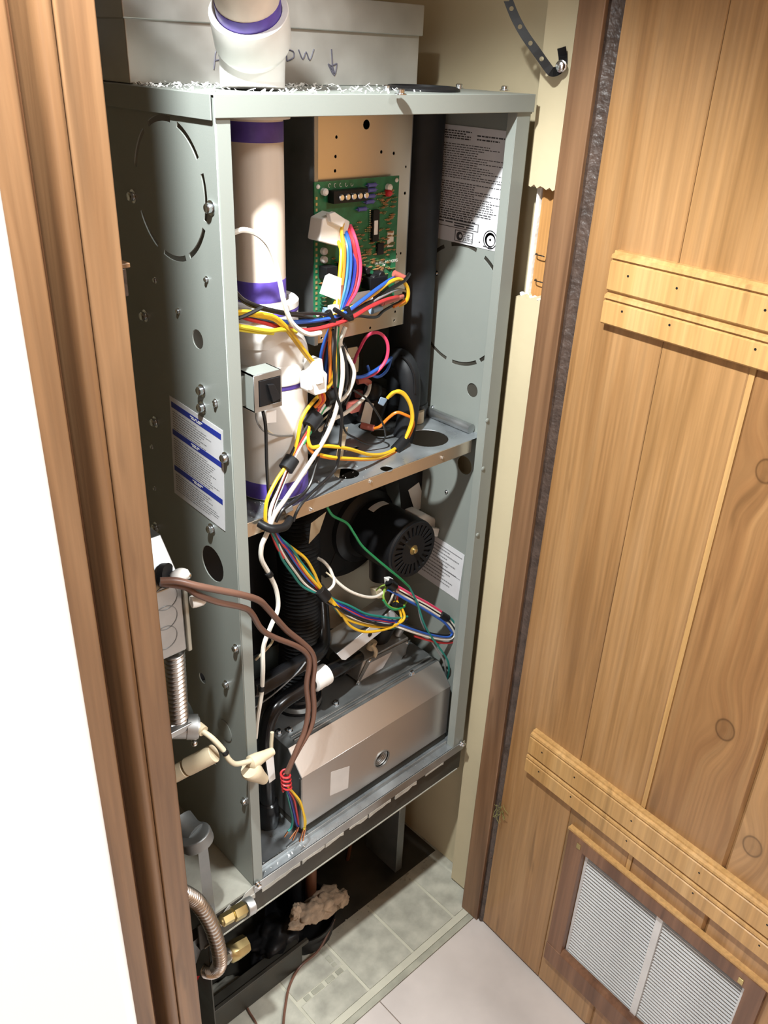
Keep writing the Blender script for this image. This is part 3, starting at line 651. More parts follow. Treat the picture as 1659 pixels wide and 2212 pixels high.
# =================================================================== CONTROL BOARD
cbd = thing('control_board', tuple(P(770, 690, y=.08)), 'green furnace control circuit board full of components', 'circuit board')
YB = .0775
def Bp(u, v, h=0): q = P(u, v, y=YB); return V((q.x, YB-h, q.z))
b0 = P(679, 394, y=YB); b1 = P(864, 384, y=YB); b2 = P(676, 682, y=YB)
px0, px1, pz0, pz1 = b0.x, b1.x-.001, P(850, 655, y=YB).z, b0.z
part('board', M().box(px0, px1, YB, YB+.0016, pz0, pz1), PCB, cbd, smooth=False)
for (x, z) in ((px0+.004, pz1-.004), (px1-.004, pz1-.004), (px0+.004, pz0+.004), (px1-.004, pz0+.004)):
    part('standoff', M().cyl((x, YB+.0016, z), (x, BY-.0006, z), .0022, n=10).sphere((x, YB-.0005, z), .0022, (1,.8,1), 8), WHITEP, cbd)
def chip(name, u0, v0, u1, v1, h, m, lab=None, bev=.0004):
    a, b = P(u0, v0, y=YB), P(u1, v1, y=YB); x0, x1 = sorted((a.x, b.x)); z0, z1 = sorted((a.z, b.z))
    return part(name, M().box(x0, x1, YB-h, YB-.0001, z0, z1), m, cbd, lab, bevel=bev)
a = P(708, 425, y=YB); b = P(782, 412, y=YB)
tb = part('terminal_strip', M().box(a.x, b.x, YB-.009, YB-.0001, a.z-.0055, a.z+.006), BLACK, cbd, bevel=.0005)
for k in range(5):
    x = a.x+.0085+k*(b.x-a.x-.012)/4
    part('terminal_screw', M().lathe((x, YB-.009, a.z), (0,-1,0), [(.0031,0), (.0031,.0016), (.0024,.0024)], 14), CHROME, tb)
for k, (u, v) in enumerate(((800, 399), (799, 410), (797, 423), (795, 435), (779, 451))):
    c = Bp(u, v, .0022); part('resistor', M().tube([c+V((-.0085,0,0)), c+V((-.0055,0,0))], .0004, 6).lathe(c+V((-.0055,0,0)), (1,0,0), [(.0016,0), (.0023,.001), (.0019,.0025), (.0019,.0085), (.0023,.010), (.0016,.011)], 12).tube([c+V((.0055,0,0)), c+V((.0085,0,0))], .0004, 6), BLUER, cbd)
part('led', M().lathe(Bp(835, 416), (0,-1,0), [(.0036,0), (.0036,.004), (.0026,.006), (.001,.0068)], 14), RED, cbd, 'red indicator light')
chip('microchip', 801, 453, 812, 519, .0045, BLACK)
pins = M()
for k in range(14):
    for uu in (797, 815): c = Bp(uu, 454+k*4.6, .001); pins.box(c.x-.0009, c.x+.0009, c.y-.001, YB-.0001, c.z-.0005, c.z+.0005)
part('chip_pins', pins, CHROME, cbd, kind='stuff')
chip('chip_label', 802, 475, 809, 505, .0049, PAPERW)
chip('microchip', 812, 525, 824, 548, .0035, BLACK)
chip('barcode_sticker', 837, 500, 849, 532, .0004, PAPERW, 'white sticker on the board', 0)
for (u, v, r, h, m) in ((783, 582, .0035, .009, BLACK), (812, 592, .0045, .010, BLACK), (795, 598, .004, .012, BLACK)):
    part('capacitor', M().lathe(Bp(u, v), (0,-1,0), [(r,0), (r,h-.0008), (r*.85,h)], 16), m, cbd)
for (u0, v0, u1, v1, h) in ((780, 622, 818, 590, .014), (688, 600, 712, 570, .012), (727, 600, 752, 560, .012)): chip('relay', u0, v0, u1, v1, h, BLACK)
chip('relay', 758, 660, 812, 625, .013, BLACK)
a, b = P(757, 652, y=YB-.0132), P(806, 632, y=YB-.0132)
lab, f, n = sheet(cbd, 'relay_label', [(a.x, YB-.0131, a.z+.008), (b.x, YB-.0131, a.z+.008), (b.x, YB-.0131, a.z-.003), (a.x, YB-.0131, a.z-.003)], PAPERW, 'white printed label on the relay', .0003)
lines(lab, f, n, para(.1, .9, .16, .07, .2, .95), INK)
# tiny leaded parts strewn over the board
rr = random.Random(3); ld = M(); bd = M(); bd2 = M()
for k in range(210):
    x = rr.uniform(px0+.05, px1-.004); z = rr.uniform(pz0+.03, pz1-.012)
    if k % 4 == 0: x = rr.uniform(px0+.006, px1-.006); 
    if z > pz1-.04 and x < px0+.075: continue
    hw = rr.uniform(.0022, .0042); ld.box(x-hw, x+hw, YB-.0012, YB-.0002, z-.0003, z+.0003)
    (bd if k % 3 else bd2).lathe((x-hw*.55, YB-.0012, z), (1,0,0), [(.0006,0), (.0011,hw*.3), (.0009,hw*.6), (.0011,hw*.9), (.0006,hw*1.1)], 6)
part('component_leads', ld, COPPERT, cbd, kind='stuff'); part('small_diodes', bd, mat('diode_brown', (.30,.15,.06), .4), cbd, kind='stuff'); part('small_capacitors', bd2, mat('cap_green', (.10,.14,.05), .4), cbd, kind='stuff')
for uv in ((698, 414), (837, 404), (697, 542), (697, 560)): part('nylon_post', M().lathe(Bp(*uv), (0,-1,0), [(.0034,0), (.0034,.004), (.002,.0055)], 12), WHITEP, cbd)
tm = M(); c = Bp(834, 566, .0001); text_mesh(tm, 'WHITE-RODGERS', .0042, lambda p: c+V((p.x, -p.z-.0001, p.y))); part('lettering', tm, PAPERW, cbd, smooth=False)
lg = M(); lg.prism([Bp(826, 572, .0001), Bp(832, 570, .0001), Bp(826, 585, .0001), Bp(820, 587, .0001)], (0,-.0002,0)); part('emblem', lg, PAPERW, cbd, smooth=False)
tk = M(); rr = random.Random(5)
for k in range(5):
    c = Bp(712+k*12, 401-k*.8, .0002); tk.tube([c+V((.0014*math.cos(t), 0, .0018*math.sin(t))) for t in [.6+k*.5+q*.55 for q in range(8)]], .0003, 4)
part('silkscreen_marks', tk, PAPERW, cbd, kind='stuff')
et = M()
for k in range(22):
    z = pz0+.004+k*.0052; et.box(px0+.0012, px0+.0034, YB-.0006, YB-.0001, z, z+.0025)
part('edge_pads', et, COPPERT, cbd, kind='stuff')
# white plug on the board
def blk(name, uvs, y, d, m, parent, label=None, bev=.001):
    """box-like block from four pixel corners at depth y, d deep"""
    c = [P(u, v, y=y) for u, v in uvs]; return part(name, M().rings([c, [q+V((0, d, 0)) for q in c]]), m, parent, label, bevel=bev)
plug = blk('plug', [(690, 522), (697, 474), (722, 460), (757, 478), (752, 505), (738, 535)], .058, .0185, WHITEP, cbd, 'large white multi-pin plug', .0015)
blk('plug_latch', [(712, 462), (724, 458), (748, 474), (740, 492), (716, 480)], .053, .006, WHITEP, plug)
for uv in ((700, 625), (848, 592)):
    c = Bp(*uv); part('quick_terminal', M().tube([c+V((-.006, -.008, .003)), c+V((0, -.010, 0)), c+V((.008, -.012, -.004))], .0036, 10), REDTERM, cbd, 'red insulated push terminal')
for k in range(6):
    c = Bp(693, 640+k*8); part('spade_tab', M().box(c.x-.0015, c.x+.0015, c.y-.007, c.y, c.z-.0004, c.z+.0004), CHROME, cbd)
c = Bp(697, 668); part('quick_terminal', M().tube([c+V((-.004, -.006, .001)), c+V((.008, -.009, -.001))], .0030, 10), mat('pale_blue_terminal', (.25,.36,.5), .4), cbd, 'pale blue push terminal')
PALEB = bpy.data.materials['pale_blue_terminal']

# =================================================================== BURNER BOX
bb = thing('burner_box', (.22, .1, .0025), 'tan metal burner box with sloping top edge and round sight hole', 'burner box')
X0_, X1_ = .0895, .350
pf = [(.02, .0152), (.02, .0995), (.046, .1290), (.17, .1290), (.17, .0152)]
hc = P(825, 1639, y=.02); 
fr_ = plate(rect(X0_, X1_, .0152, .0995), [circ(hc.x, hc.z, .0125, 24)], .001, lambda p: (p.x, .0205+p.z, p.y)); part('front_panel', fr_, BURN, bb, smooth=False)
part('sight_thread', M().lathe((hc.x, .0215, hc.z), (0,1,0), [((.0124 if k % 2 else .0115), .0012*k) for k in range(9)]+[(.0115,.011),(.0124,.0112)], 24, caps=False), GALV, bb)
part('sight_glass', M().lathe((hc.x, .0335, hc.z), (0,1,0), [(.0124,0), (.0124,.001)], 24), BLACKG, bb)
part('sight_rim', M().lathe((hc.x, .0199, hc.z), (0,-1,0), [(.0124,0), (.0136,.0), (.0136,.0008), (.0124,.0008)], 24, caps=False), GALV, bb)
part('sloped_panel', M().prism([(X0_, .0201, .0993), (X0_, .046, .1288), (X0_, .0466, .1280), (X0_, .0208, .0985)], (X1_-X0_, 0, 0)), BURN, bb)
part('top_panel', M().box(X0_, X1_, .0462, .17, .1280, .1290), GALVD, bb)
for (y0, y1, h, m_) in ((.0500, .0530, .0025, GALV), (.0562, .0600, .0032, GALV)): part('top_seam', M().box(X0_+.012, X1_-.004, y0, y1, .1290, .1290+h), m_, bb, bevel=.0006)
part('end_panel', M().prism([(X0_-.0010, y, z) for y, z in pf], (.001, 0, 0)), GALVD, bb)
part('end_panel', M().prism([(X1_, y, z) for y, z in pf], (.001, 0, 0)), GALVD, bb)
part('end_flange', M().box(X0_-.0025, X0_-.0010, .0195, .0235, .0152, .0985), GALV, bb)
part('base', M().box(X0_, X1_, .0212, .17, .0024, .0150), DARKM, bb)
part('back_panel', M().box(X0_, X1_, .169, .170, .0152, .128), GALVD, bb)
for u, v in ((725, 1520), (625, 1578), (602, 1582), (890, 1455)):
    c = P(u, v, z=.129); part('hex_screw', M().lathe((c.x, c.y, .129), (0,0,1), [(.0050,0), (.0050,.0006), (.0035,.001), (.0035,.004), (.0026,.0045)], 6), CHROME, bb)
lab, f, n = sheet(bb, 'sticker', [P(715, 1668, y=.0199), P(755, 1655, y=.0199), P(752, 1702, y=.0199), P(713, 1719, y=.0199)], mat('grey_sticker', (.60,.58,.56), .5), 'small pale sticker', .0003)
lines(lab, f, n, [(.90, .035, [(.2, .8)])], INKG)

# =================================================================== GAS VALVE, PIPE, BRACKET
gv = thing('gas_valve', (.28, .11, .129), 'silver gas valve sitting behind the burner box', 'gas valve')
vx0_, vx1_ = .2335, .327
vf = [P(795,1426,y=.08), P(887,1382,y=.08), P(863,1434,y=.08), P(768,1480,y=.08)]
part('body', M().rings([[V((vx0_-.002, .0815, .1305)), V((vx1_-.004, .0815, .1305)), V((vx1_, .0815, .1600)), V((vx0_+.008, .0815, .1600))], [V((vx0_-.002, .15, .1305)), V((vx1_-.004, .15, .1305)), V((vx1_, .15, .166)), V((vx0_+.008, .15, .166))]]), mat('cast_aluminium', (.42,.42,.41), .45, .7, .15, 60), gv, bevel=.003)
fp = part('face_plate', M().rings([vf, [q+V((0, .0012, 0)) for q in vf]]), GALV, gv, bevel=.0003)
q4 = [vf[3].lerp(vf[0], t)*(1-s)+vf[2].lerp(vf[1], t)*s for t, s in ((.80,.10), (.84,.60), (.22,.55), (.10,.08))]
lab, f, n = sheet(gv, 'valve_label', [q+V((0,-.0002,0)) for q in q4], PAPER, 'printed white label on the valve face', .0003)
lines(lab, f, n, para(.15, .9, .13, .06, .08, .9)+frame_rows(.62, .78, .3, .6, .02, .04), INK)
for (t, s) in ((.04,.06), (.95,.05), (.93,.94), (.06,.94)):
    c = vf[3].lerp(vf[0], t)*(1-s)+vf[2].lerp(vf[1], t)*s; part('screw', M().lathe(c, (0,-1,0), [(.0028,0), (.0028,.0015), (.0018,.002)], 10), CHROME, gv)
part('solenoid', M().cyl((.290, .108, .163), (.296, .100, .189), .0165, n=20), BLACK, gv)
part('coil_wrap', M().cyl((.262, .092, .166), (.266, .090, .178), .006, n=12), BEIGE, gv)
part('regulator', M().cyl((.315, .094, .164), (.318, .090, .176), .006, n=12), GALV, gv)
part('side_cap', M().lathe((.232, .112, .148), (-1,0,0), [(.017,0), (.017,.010), (.013,.012)], 18), mat('dark_cast', (.09,.09,.09), .5, .5), gv)
part('wire_stub', M().tube(spline([P(805,1425,y=.085), P(812,1408,y=.08), P(803,1392,y=.085)]), .0028, 8), BEIGE, gv)

gp = thing('gas_pipe', (.06, .11, .003), 'black iron gas pipe turning down beside the burner box', 'pipe')
pp = [P(772,1420,y=.094), P(750,1431,y=.080), P(725,1445,y=.071), P(690,1464,y=.068), P(640,1495,y=.067), P(610,1515,y=.066), P(592,1533,y=.065), P(580,1558,y=.064), P(574,1600,y=.063), P(576,1670,y=.063)]
pp.append(V((pp[-1].x, pp[-1].y, .004)))
part('pipe', M().tube(spline(pp, 5), .0098, 16), BLACKG, gp)
part('union', M().lathe((pp[-1].x, pp[-1].y, .0028), UP, [(.0125,0), (.0140,.003), (.0140,.026), (.0130,.030), (.0125,.038), (.0100,.040)], 24), BLACKG, gp)
ta = P(705,1455,y=.0685); tb_ = P(672,1475,y=.0675)
part('tape_wrap', M().lathe(ta, tb_-ta, [(.0100,-.002), (.0135,0), (.0138,.006), (.0133,.011), (.0138,.017), (.0135,.022), (.0100,.024)], 20), PAPERW, gp, 'white printed tag wrapped round the gas pipe')
hs = thing('drain_hose', (.1, .075, .15), 'shiny black rubber drain hose crossing in front of the corrugated tube', 'hose')
part('hose', M().tube(spline([P(540,1490,y=.060), P(562,1484,y=.062), P(610,1455,y=.066), P(655,1430,y=.068), P(692,1398,y=.080), P(694,1345,y=.100), P(690,1290,y=.118)], 6), .0108, 16), BLACKG, hs)
part('thin_tube', M().tube(spline([P(548,1530,y=.07), P(590,1500,y=.062), P(640,1455,y=.055), P(660,1430,y=.056)], 6), .0009, 6), WC['grey'], hs)

ch = thing('corrugated_hose', (.15, .105, .13), 'black corrugated tube standing between shelf and burner box', 'hose')
ctop = V((.1475, .105, SZ-.0165)); cbot = V((.150, .105, .1325))
cm = M(); rg = []; npl = 62
for k in range(npl*4+1):
    t = k/(npl*4); p_ = ctop.lerp(cbot, t)+V((.006*math.sin(t*math.pi), 0, 0)); r = .0240+.0021*math.cos(t*npl*2*math.pi)
    rg.append([p_+V((r*math.cos(q), r*math.sin(q), 0)) for q in [2*math.pi*j/28 for j in range(28)]])
part('hose', cm.rings(rg), mat('corrugated_plastic', (.018,.019,.021), .32, 0, .2, 40), ch)
part('cuff', M().lathe((.150, .105, .1292), UP, [(.030,0), (.031,.002), (.0300,.014), (.0262,.016), (.0255,.020)], 32), BLACKG, ch)
part('clamp_band', M().lathe((.150, .105, .1345), UP, [(.0305,0), (.0312,.0005), (.0312,.0075), (.0305,.008)], 32), STEEL, ch, 'shiny clamp band')

br_ = thing('mounting_bracket', (.23, .06, .2), 'loose galvanized bracket with a folded front edge above the gas valve', 'bracket')
A = P(727, 1412, y=.060); B = P(846, 1316, y=.060); A2 = P(741, 1428, y=.060); B2 = P(862, 1333, y=.060)
Cc = P(812, 1296, y=.105); Dd = P(690, 1378, y=.105)
part('sheet', M().rings([[A, B, Cc, Dd], [q+V((0, 0, -.001)) for q in (A, B, Cc, Dd)]]), GALV, br_)
ff = M(); hp_ = A.lerp(B, .52).lerp(A2.lerp(B2, .52), .5)
ff.rings([[A, B, B2, A2.lerp(B2, .03), A2.lerp(A, .25)], [q+V((0, -.0010, 0)) for q in (A, B, B2, A2.lerp(B2, .03), A2.lerp(A, .25))]])
part('front_fold', ff, mat('bright_zinc', (.74,.76,.79), .4, .25), br_)
part('hole', M().lathe(hp_+V((0,-.0012,0)), (0,-1,0), [(.0035,0), (.0035,.0003)], 14), BLACK, br_)
part('slot', M().prism([P(812,1336,y=.0805), P(825,1322,y=.092), P(828,1324,y=.092), P(815,1338,y=.0805)], (0,0,.0008)), CHROME, br_)
# pale back plate seen between hose and blower
tag(rebase(part('heat_shield', M().hexa([P(690,1360,y=.146), P(842,1345,y=.146), P(842,1345,y=.1472), P(690,1360,y=.1472), P(668,1235,y=.146), P(842,1200,y=.146), P(842,1200,y=.1472), P(668,1235,y=.1472)]), ALU)), 'plain metal plate behind the corrugated tube and bracket', 'plate')

# =================================================================== INDUCER BLOWER
mc = P(892, 1187, y=.045)
im = thing('inducer_blower', (mc.x-.03, .13, mc.z-.09), 'black inducer blower motor with vented round end', 'motor')
mr_ = .0385
part('motor_shell', M().lathe((mc.x, .045, mc.z), (0,1,0), [(mr_-.0018,.001), (mr_,.003), (mr_,.085)], 40), BLACK, im)
ends = [circ(0, 0, .006, 16)]
slots = [arcslot(0, 0, .0262, .0135, a, a+7, 3) for a in [k*15+4 for k in range(24)] if (a % 360) not in ()]
part('end_bell', plate(circ(0, 0, mr_-.0015, 40), slots+[], .002, lambda p: (mc.x+p.x, .0445+p.z, mc.z+p.y)), BLACK, im)
part('shaft', M().lathe((mc.x, .0445, mc.z), (0,-1,0), [(.0065,0), (.0065,.001), (.0035,.0012), (.0033,.005), (.0022,.0058)], 18), BRASS, im)
part('inner_shade', M().cyl((mc.x, .047, mc.z), (mc.x, .048, mc.z), mr_-.003, n=32), BLACK, im)
hz = M(); prof_ = []
for k in range(48):
    t = 2*math.pi*k/48; r = .068+.012*(k/48)
    prof_.append((mc.x-.030+r*math.cos(t), mc.z+.012+r*math.sin(t)))
prof_ = [(min(x, W-.0245), z) for x, z in prof_]
hz.rings([[(x, y, z) for x, z in prof_] for y in (.131, .133, .185)]); part('scroll_housing', hz, BLACK, im)
part('housing_ring', M().lathe((mc.x-.006, .131, mc.z), (0,-1,0), [(.052,0), (.050,.006), (.042,.009), (.040,.012)], 36), BLACK, im)
part('mount_plate', M().box(mc.x-.06, mc.x+.055, .1862, .190, mc.z-.03, SZ-.02), BLACK, im)
hx_ = M(); part('outlet', M().lathe((mc.x-.085, .15, mc.z+.05), (.2,0,1), [(.028,0), (.028,.05), (.031,.05), (.031,.06)], 24), BLACK, im)
part('intake_leg', M().hexa([P(700,1250,y=.13), P(740,1235,y=.13), P(740,1235,y=.15), P(700,1250,y=.15), P(735,1165,y=.13), P(775,1145,y=.13), P(775,1145,y=.15), P(735,1165,y=.15)]), BLACK, im, bevel=.003)
sh_ = part('label_board', M().hexa([P(868,1115,y=.1135), P(925,1098,y=.1135), P(925,1098,y=.1175), P(868,1115,y=.1175), P(860,1030,y=.1135), P(921,1015,y=.1135), P(921,1015,y=.1175), P(860,1030,y=.1175)]), BLACK, im)
lab, f, n = sheet(im, 'housing_sticker', [P(882,1059,y=.1130), P(905,1042,y=.1130), P(919,1088,y=.1130), P(898,1109,y=.1130)], PAPERW, 'white sticker on the black housing', .0004)
lines(lab, f, n, para(.12, .45, .07, .04, .45, .92)+[(.25, .05, [(.18,.24)]), (.33, .09, [(.14,.28)])], INK)
# motor band sticker on the shell
ms = M(); rg = []
for k in range(9):
    t = math.radians(76+k*5); rg.append([(mc.x+(mr_+.0003)*math.cos(t), y, mc.z+(mr_+.0003)*math.sin(t)) for y in (.100, .110)]+[(mc.x+(mr_+.0006)*math.cos(t), y, mc.z+(mr_+.0006)*math.sin(t)) for y in (.110, .100)])
part('motor_sticker', ms.rings(rg), PAPERW, im, 'white curved sticker on the motor')
cq = P(920, 1128, y=.075)
blk('connector_tab', [(905,1117), (922,1111), (945,1122), (947,1140), (938,1155), (925,1140)], .085, .03, WHITEP, im, 'white plastic connector at the motor side', .003)
blk('connector_clip', [(926,1140), (950,1142), (946,1160), (936,1158)], .075, .006, WHITEP, im, None, .001)
part('collector_box', M().box(.016, .215, .150, .2345, .190, SZ-.018), BLACK, im, bevel=.006)
part('support_foot', M().cyl((mc.x+.02, .12, mc.z-.085), (mc.x+.018, .12, mc.z-.04), .016, n=16), BLACK, im)
part('drain_port', M().cyl(P(930,1360,y=.12), P(985,1315,y=.09), .0125, n=18), BLACK, im)
part('drain_mouth', M().lathe(P(935,1360,y=.115), (-.5,-1,-.3), [(.019,0), (.019,.012), (.014,.012), (.013,.003)], 24), BLACK, im)

# =================================================================== WIRING
def wp(pts, k=6): return spline([P(u, v, y=y) for u, v, y in pts], k)
def wire(parent, col, pts, r=.0020, label=None, k=6, n=8, name='wire'):
    return part(name, M().tube(wp(pts, k), r*(.88 if n == 8 else 1), n), WC[col], parent, label)
def off(pts, du, dv, dy=0): return [(u+du, v+dv, y+dy) for u, v, y in pts]
def band(parent, a, b, r, m=BLACK, name='cable_tie', label=None): return part(name, M().cyl(P(*a[:2], y=a[2]), P(*b[:2], y=b[2]), r, n=14), m, parent, label, bevel=.0003)

hu = thing('upper_wiring_harness', tuple(P(586, 1132, y=.016)), 'upper bundle of coloured wires draped below the control board', 'wires')
# --- horizontal run
wire(hu, 'blue', [(496,686,.012),(540,681,.015),(577,690,.018),(637,696,.02),(709,688,.024),(745,676,.028),(781,650,.036),(812,626,.045),(839,607,.058),(852,600,.071)], .0023, 'blue wire')
wire(hu, 'red', [(496,676,.014),(537,689,.016),(577,699,.018),(619,710,.02),(667,713,.021),(721,701,.022),(763,684,.026),(797,664,.034),(830,649,.045),(851,643,.052),(864,641,.066)], .0023, 'red wire')
wire(hu, 'yellow', [(700,688,.026),(721,681,.028),(751,669,.032),(781,652,.038),(812,632,.046),(839,611,.055),(863,603,.060),(878,617,.062),(882,636,.063),(876,652,.066),(862,660,.072)], .0023, 'yellow wire looping right')
wire(hu, 'black', [(637,704,.024),(690,700,.028),(751,677,.033),(790,657,.040),(812,647,.046),(842,625,.054),(872,607,.060),(884,592,.066)], .0023, 'black wire')
wire(hu, 'grey', [(690,702,.028),(751,680,.034),(790,660,.040),(826,640,.048),(858,626,.058),(880,630,.066)], .0016)
wire(hu, 'black', [(745,695,.03),(772,683,.036),(797,685,.042),(815,684,.05),(828,672,.056),(848,660,.062),(866,650,.066),(872,632,.07)], .0017)
wire(hu, 'orange', [(850,663,.06),(866,655,.063),(878,645,.066),(880,628,.068)], .0018)
wire(hu, 'white', [(495,700,.018),(530,702,.02),(590,698,.022),(660,708,.025)], .0017)
part('push_terminal', M().tube([P(802,672,y=.052), P(822,664,y=.056)], .0035, 10), PALEB, hu, 'pale blue insulated terminal')
part('push_terminal', M().tube([P(826,655,y=.050), P(868,640,y=.064)], .0030, 10), REDTERM, hu)
# --- yellow triple into the nylon plug
for i, (du, dv) in enumerate(((0, 0), (4, 6), (-3, 9))):
    wire(hu, 'yellow', off([(494,676,.008),(528,673,.010),(556,677,.011),(592,684,.012),(619,706,.013),(643,737,.014),(664,765,.015),(678,782,.017)], du*.6, dv*.6, .001*i), .0020)
wire(hu, 'lemon', [(494,700,.006),(540,709,.008),(580,715,.010),(610,712,.014),(640,716,.018)], .0024, 'pale yellow wire')
wire(hu, 'lemon', [(494,708,.008),(545,716,.010),(590,720,.012)], .0020)
wire(hu, 'black', [(494,608,.010),(510,631,.010),(531,650,.010),(577,667,.011),(631,677,.014),(679,677,.020),(712,681,.025),(735,690,.028)], .0018)
wire(hu, 'black', [(494,622,.012),(515,643,.012),(545,662,.012),(600,676,.014),(650,684,.02),(700,692,.026)], .0015)
wire(hu, 'black', [(494,692,.004),(525,684,.005),(566,664,.006)], .0020)
wire(hu, 'white', [(488,514,.016),(507,502,.012),(528,497,.010),(556,506,.008),(580,530,.006),(596,570,.005),(605,610,.004),(614,655,.004),(628,693,.005),(646,712,.007),(668,722,.009),(692,719,.012)], .0025, 'thick white wire looping over the pipe')
part('spade_end', M().box(*(lambda c: (c.x-.004, c.x+.004, c.y-.002, c.y+.002, c.z-.006, c.z+.006))(P(500, 618, y=.010))), WHITEP, hu, bevel=.001)
# --- ribbon from the board plug
rb_ = [(736,498,.060),(745,528,.052),(744,575,.046),(740,625,.042),(728,668,.036),(716,706,.034)]
for col, du, bow, t0 in (('yellow', -7, -2, 22), ('orange', -1, 0, 0), ('cyan', 5, 2, 8), ('blue', 10, 4, 0), ('navy', 16, 9, 40), ('pink', 20, 18, -12), ('red', 15, 14, -6)):
    pts = [(736+du, 498+t0, .060), (744+du+bow*.3, 528+t0*.5, .051), (744+du+bow*.8, 575, .046), (738+du*.9+bow*.8, 625, .041), (730+du*.5+bow*.25, 668, .034), (722+du*.35, 704, .032)]
    wire(hu, col, pts, .0021)
wire(hu, 'yellow', [(742,480,.060),(738,500,.056),(741,540,.050),(735,590,.046),(727,640,.040),(720,668,.034)], .0019)
blk('white_tag', [(694,634,0),(704,598,0),(712,591,0),(736,602,0),(733,652,0)] and [(691,634),(703,596),(712,591),(738,601),(735,651)], .036, .0006, PAPERW, hu, 'blank white paper tag on the wires', 0)
part('white_block', M().box(*(lambda c: (c.x-.005, c.x+.005, c.y-.003, c.y+.003, c.z-.004, c.z+.004))(P(720, 668, y=.03))), WHITEP, hu, bevel=.001)
for a, b, r in (((708,672,.026),(722,704,.024),.0062),((747,664,.030),(758,690,.027),.0068)): band(hu, a, b, r*.55)
band(hu, (722,668,.022), (757,690,.022), .0022)
blk('tie_head', [(752,682),(764,678),(766,692),(754,696)], .022, .008, BLACK, hu, None, .001)
# --- trunk going down
tk_ = [(722,700,.032),(720,740,.036),(721,780,.040),(720,830,.042),(706,858,.038),(690,880,.034),(673,914,.028),(648,955,.024),(625,1000,.020),(606,1045,.017),(588,1090,.014),(578,1130,.012)]
for col, du, dv in (('red', 0, 0), ('black', -5, -2), ('white', 5, 3), ('green', 8, 5), ('black', 2, 5), ('grey', -2, 5), ('orange', -8, 4)):
    wire(hu, col, [(u+du*(1 if v < 900 else .75), v+dv, y) for u, v, y in tk_[:(8 if col in ('orange', 'green') else 12)]], .0019)
for col, du in (('blue', -4), ('navy', 2), ('red', -12), ('blue', -14)):
    wire(hu, col, [(722+du*.4,704,.034),(718+du,730,.040),(712+du*1.3,765,.048),(706+du,800,.056),(702+du,830,.064)], .0019)
wire(hu, 'yellow', [(722,720,.034),(724,770,.036),(719,819,.036),(700,845,.034),(676,868,.030),(652,905,.026),(640,960,.023),(622,1000,.020),(596,1040,.016),(577,1080,.012),(573,1118,.011),(576,1134,.012)], .0021, 'yellow wire bowing out of the bundle')
wire(hu, 'white', [(746,706,.034),(740,722,.034),(735,740,.034),(739,771,.032),(740,816,.030),(732,862,.028),(719,908,.025),(699,952,.022),(660,1014,.018),(619,1074,.013),(594,1110,.010),(584,1136,.010)], .0025, 'long thick white wire')
wire(hu, 'white', [(735,742,.040),(752,771,.038),(765,801,.036),(760,831,.036),(742,860,.036),(700,888,.034),(664,925,.028),(640,970,.023),(618,1012,.019),(600,1055,.016),(584,1100,.012),(580,1132,.012)], .0022)
wire(hu, 'white', [(799,830,.085),(796,845,.075),(786,860,.065),(769,875,.055),(745,893,.046),(716,908,.040),(690,930,.036)], .0024, 'short white wire with red terminal')
part('push_terminal', M().tube(spline([P(772,824,y=.09), P(788,822,y=.088), P(799,829,y=.085)]), .0036, 10), REDTERM, hu, 'red insulated terminal')
wire(hu, 'cream', [(735,870,.046),(705,900,.044),(670,930,.044),(640,940,.046),(600,942,.026),(578,930,.018)], .0010)
wire(hu, 'black', [(719,712,.026),(724,740,.026),(722,780,.026),(724,840,.024),(738,893,.024),(735,950,.024),(730,997,.024),(720,1020,.022),(680,1058,.016),(654,1085,.012),(640,1108,.010),(634,1125,.012)], .0018)
wire(hu, 'black', [(740,748,.030),(748,790,.030),(748,830,.032),(728,858,.034),(700,930,.030),(685,997,.022),(668,1050,.016),(640,1080,.012),(612,1100,.010),(596,1128,.010)], .0018)
wire(hu, 'black', [(733,735,.044),(750,765,.046),(757,800,.048),(748,850,.046),(735,880,.04),(745,930,.05),(765,945,.066),(792,958,.066),(818,957,.062),(832,945,.058),(828,918,.056),(812,888,.056),(790,860,.058),(762,842,.050)], .0013)
for k, (du, dv) in enumerate(((0,0),(5,3),(-4,6),(9,8))): wire(hu, 'black', off([(736,738,.048),(744,765,.05),(752,800,.05),(748,840,.048),(736,866,.042)], du, dv), .0016)
wire(hu, 'grey', [(735,735,.042),(730,762,.042),(722,790,.042),(726,820,.042)], .0016)
# red and blue loop
wire(hu, 'pink', [(765,783,.09),(770,768,.082),(778,752,.074),(790,730,.066),(806,719,.06),(824,722,.056),(837,742,.054),(836,771,.054),(822,795,.056),(804,810,.060),(782,816,.070)], .0020, 'red wire in a tall loop')
wire(hu, 'blue', [(845,773,.075),(833,784,.062),(806,803,.056),(781,814,.056),(754,813,.060),(742,806,.066)], .0022, 'blue wire crossing the red loop')
wire(hu, 'blue', [(794,790,.075),(801,808,.068),(818,814,.066),(836,800,.07),(845,775,.078)], .0018)
wire(hu, 'pink', [(744,760,.048),(737,790,.046),(740,810,.044)], .0016)
